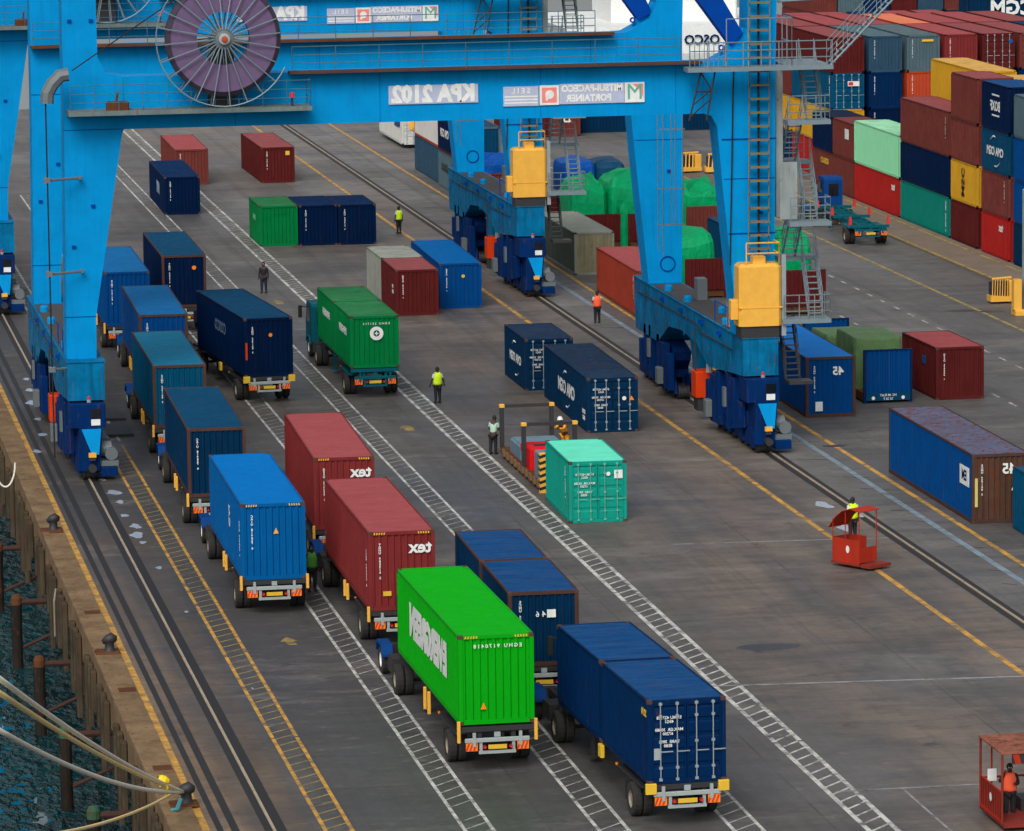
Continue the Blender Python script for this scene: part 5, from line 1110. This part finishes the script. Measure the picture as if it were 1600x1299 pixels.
def person(lbl, x, y, z=0, face=0, vest=None, shirt='white', trousers='dark', helmet=None, pose='stand', lean=0, scale=1., hair=True, sleeves=None):
    """local +Y = direction the person looks"""
    t = thing('person', lbl, 'person', (x, y, z), face); t.scale = (scale,)*3
    L = lean
    def T(px, py, pz):       # lean forward above the hips
        if pz > .92: d = pz-.92; return (px, py+math.sin(L)*d, .92+math.cos(L)*d)
        return (px, py, pz)
    sh = 1.42
    arms = {'stand': lambda s: ((s*.24, -.02, 1.14), (s*.27, .06, .88)), 'apart': lambda s: ((s*.29, -.02, 1.15), (s*.36, .05, .92)),
            'front': lambda s: ((s*.24, .08, 1.16), (s*.10, .30, 1.18)), 'reach': lambda s: ((s*.26, .22, 1.24), (s*.22, .48, 1.28)),
            'head': lambda s: ((s*.26, .08, 1.16), (s*.14, .28, 1.2)) if s < 0 else ((s*.33, .10, 1.22), (s*.20, .16, 1.5)),
            'paper': lambda s: ((s*.24, .06, 1.14), (s*.16, .30, 1.08))}[pose]
    P = [(0,0,.95,(.15,.11)), T(0,0,1.12)+((.135,.10),), T(0,0,1.30)+((.16,.11),), T(0,0,1.43)+((.11,.08),), T(0,.01,1.51)+(.055,), T(0,.02,1.60)+((.075,.09),), T(0,.02,1.70)+((.082,.1),), T(0,.02,1.77)+((.05,.06),)]
    E = [(i, i+1) for i in range(7)]
    hands = []
    for s in (-1, 1):
        e_, w_ = arms(s); k = len(P)
        e_, w_ = T(*e_), T(*w_); hd = Vector(w_)+(Vector(w_)-Vector(e_)).normalized()*.08
        P += [T(s*.19, 0, sh)+(.06,), tuple(e_)+(.042,), tuple(w_)+(.028,), tuple(hd)+((.04, .018),)]
        E += [(3, k), (k, k+1), (k+1, k+2), (k+2, k+3)]; hands.append((Vector(w_), hd, s))
    legs = []
    for s in (-1, 1):
        k = len(P); off = .03*s
        P += [(s*.095, 0, .86, .09), (s*.11, .015+off, .48, .06), (s*.12, -.02+off, .09, .042), (s*.13, .12+off, .035, (.04, .03))]
        E += [(0, k), (k, k+1), (k+1, k+2), (k+2, k+3)]; legs.append(k)
    body = skinmesh('body', P, E, M['skin'], t)
    # fingers, thumb, nose and ears join the body mesh
    b = MB()
    for w_, hd, s in hands:
        d = (hd-w_).normalized(); sd = d.cross(Vector((0, 1, .2))).normalized()
        for i, ln in enumerate((.062, .072, .068, .054)):
            a = hd+sd*(i-1.5)*.02; b.tube([a, a+d*ln*.55, a+d*ln*.9+Vector((0, .02, 0))], .0095, 5, .007)
        a = w_+d*.03+sd*.03; b.tube([a, a+sd*.03+d*.03, a+sd*.035+d*.06], .011, 5, .008)
    hc = Vector(T(0, .02, 1.66))
    b.tube([hc+Vector((0, .085, .02)), hc+Vector((0, .115, -.015))], .013, 5); 
    for s in (-1, 1): b.lathe([(.0, .0), (.026, .005), (.02, .02), (0, .02)], hc+Vector((s*.078, 0, 0)), (s, 0, 0), 8)
    b.tube([hc+Vector((-.025, .088, -.05)), hc+Vector((.025, .088, -.05))], .008, 5)
    bm = bmesh.new(); bm.from_mesh(body.data); tm = b.mesh('tmp'); bm.from_mesh(tm); bm.to_mesh(body.data); bm.free()
    ey = MB()
    for s in (-1, 1): ey.lathe([(0, .012), (.012, .006), (.014, 0)], hc+Vector((s*.033, .09, .015)), (0, 1, 0), 8)
    part('eyes', ey, M['white'], t)
    mm = {'white': plain('white_shirt', S(205, 208, 210), .8), 'dark': plain('dark_cloth', S(22, 24, 30), .85), 'navy': plain('navy_cloth', S(25, 32, 55), .85), 'orange': plain('boiler_suit_yellow', S(225, 150, 20), .8), 'grey': plain('grey_cloth', S(110, 120, 120), .8), 'lightgreen': plain('pale_green_shirt', S(170, 200, 180), .8)}
    tr = [(0,0,.96,(.155,.115)), (-.095,0,.86,.1), (-.11,.015-.03,.48,.072), (-.12,-.05,.10,.055), (.095,0,.86,.1), (.11,.015+.03,.48,.072), (.12,.01,.10,.055)]
    skinmesh('trousers', tr, [(0,1),(1,2),(2,3),(0,4),(4,5),(5,6)], mm[trousers], t, 1)
    sv = [(0,0,.93,(.16,.12)), T(0,0,1.12)+((.15,.115),), T(0,0,1.30)+((.172,.122),), T(0,0,1.44)+((.11,.085),)]; se = [(0,1),(1,2),(2,3)]
    for s in (-1, 1):
        e_, w_ = arms(s); e_, w_ = Vector(T(*e_)), Vector(T(*w_)); k = len(sv); a = Vector(T(s*.19, 0, sh)); end = w_ if sleeves or shirt in ('orange', 'dark') else a.lerp(e_, .75)
        sv += [tuple(a)+(.07,)]+([tuple(e_)+(.056,)] if end == w_ else [])+[tuple(end)+(.05 if end != w_ else .042,)]
        se += [(3, k), (k, k+1)]+([(k+1, k+2)] if end == w_ else [])
    skinmesh('shirt', sv, se, mm[shirt], t, 1)
    if vest:
        vm = {'lime': plain('lime_vest', S(205, 240, 20), .7, 0, .15), 'orange': plain('orange_vest', S(255, 95, 55), .7, 0, .15), 'green': plain('green_vest', S(70, 140, 50), .7, 0, .2)}[vest]
        v = skinmesh('vest', [(0,0,.88,(.185,.14)), T(0,0,1.0)+((.18,.138),), T(0,0,1.15)+((.172,.135),), T(0,0,1.30)+((.19,.138),), T(0,0,1.42)+((.165,.12),), T(-.14,0,1.43)+((.075,.085),), T(.14,0,1.43)+((.075,.085),)], [(0,1),(1,2),(2,3),(3,4),(4,5),(4,6)], vm, t, 1)
        p = [T(s*.0, 0, z_) for s in (1,) for z_ in (1.05,)][0]
        rb = MB().lathe([(1, -.025), (1, .025)], (0, 0, 0), (0, 0, 1), 24); rb.v = [(q[0]*.186+p[0], q[1]*.143+p[1], q[2]+p[2]) for q in rb.v]
        part('reflective_band', rb, plain('reflective_band', S(205, 215, 190), .4), v)
    sh_ = MB()
    for k in legs: a = P[k+2]; sh_.bbox(a[0]-.05, a[0]+.05, a[1]-.08, a[1]+.2, 0, .085, .02)
    part('shoes', sh_, M['black'], t)
    if helmet:
        part('helmet', MB().lathe([(.145, -.01), (.13, .0), (.12, .06), (.08, .12), (0, .14)], hc+Vector((0, 0, .035)), (0, .1, 1), 18), M[helmet], t, smooth=True)
    else:
        part('hair', MB().lathe([(.095, -.03), (.1, .02), (.085, .08), (.04, .12), (0, .13)], hc+Vector((0, -.012, .015)), (0, -.15, 1), 14), M['black'], t, smooth=True)
    return t
person('person in a lime vest walking away on open ground, beside the teal truck', 34.79, 222.4, 0, R(10), 'lime', 'white', 'dark', pose='apart')
person('person in a lime vest far off beside the yellow line near the far crane', 44.2, 297.9, 0, R(20), 'lime', 'white', 'dark')
person('person all in dark clothes standing between two lane markings', 31.8, 268.7, 0, R(160), None, 'dark', 'navy', scale=1.03)
person('person in an orange vest walking beside the brick red long container', 48.15, 250.2, 0, R(0), 'orange', 'white', 'dark', pose='front')
person('person in a pale shirt holding a paper, leaning towards the open frame', 34.75, 206.0, 0, R(-35), None, 'lightgreen', 'dark', pose='paper', lean=.22)
person('person in a yellow boiler suit and white helmet leaning on the metal tray', 38.0, 205.4, 0, R(125), None, 'orange', 'orange', helmet='white', pose='reach', lean=.45)
person('person in a green vest and dark trousers between the light blue and red containers', 22.3, 174.6, 0, R(180), 'green', 'dark', 'dark')
person('person in a lime vest standing behind the orange-red cage', 45.2, 180.4, 0, R(10), 'lime', 'white', 'dark')
person('person in an orange vest with a hand to the head inside the slatted cage', 38.1, 132.6, .0, R(172), 'orange', 'dark', 'dark', pose='head', scale=.98, sleeves=True)
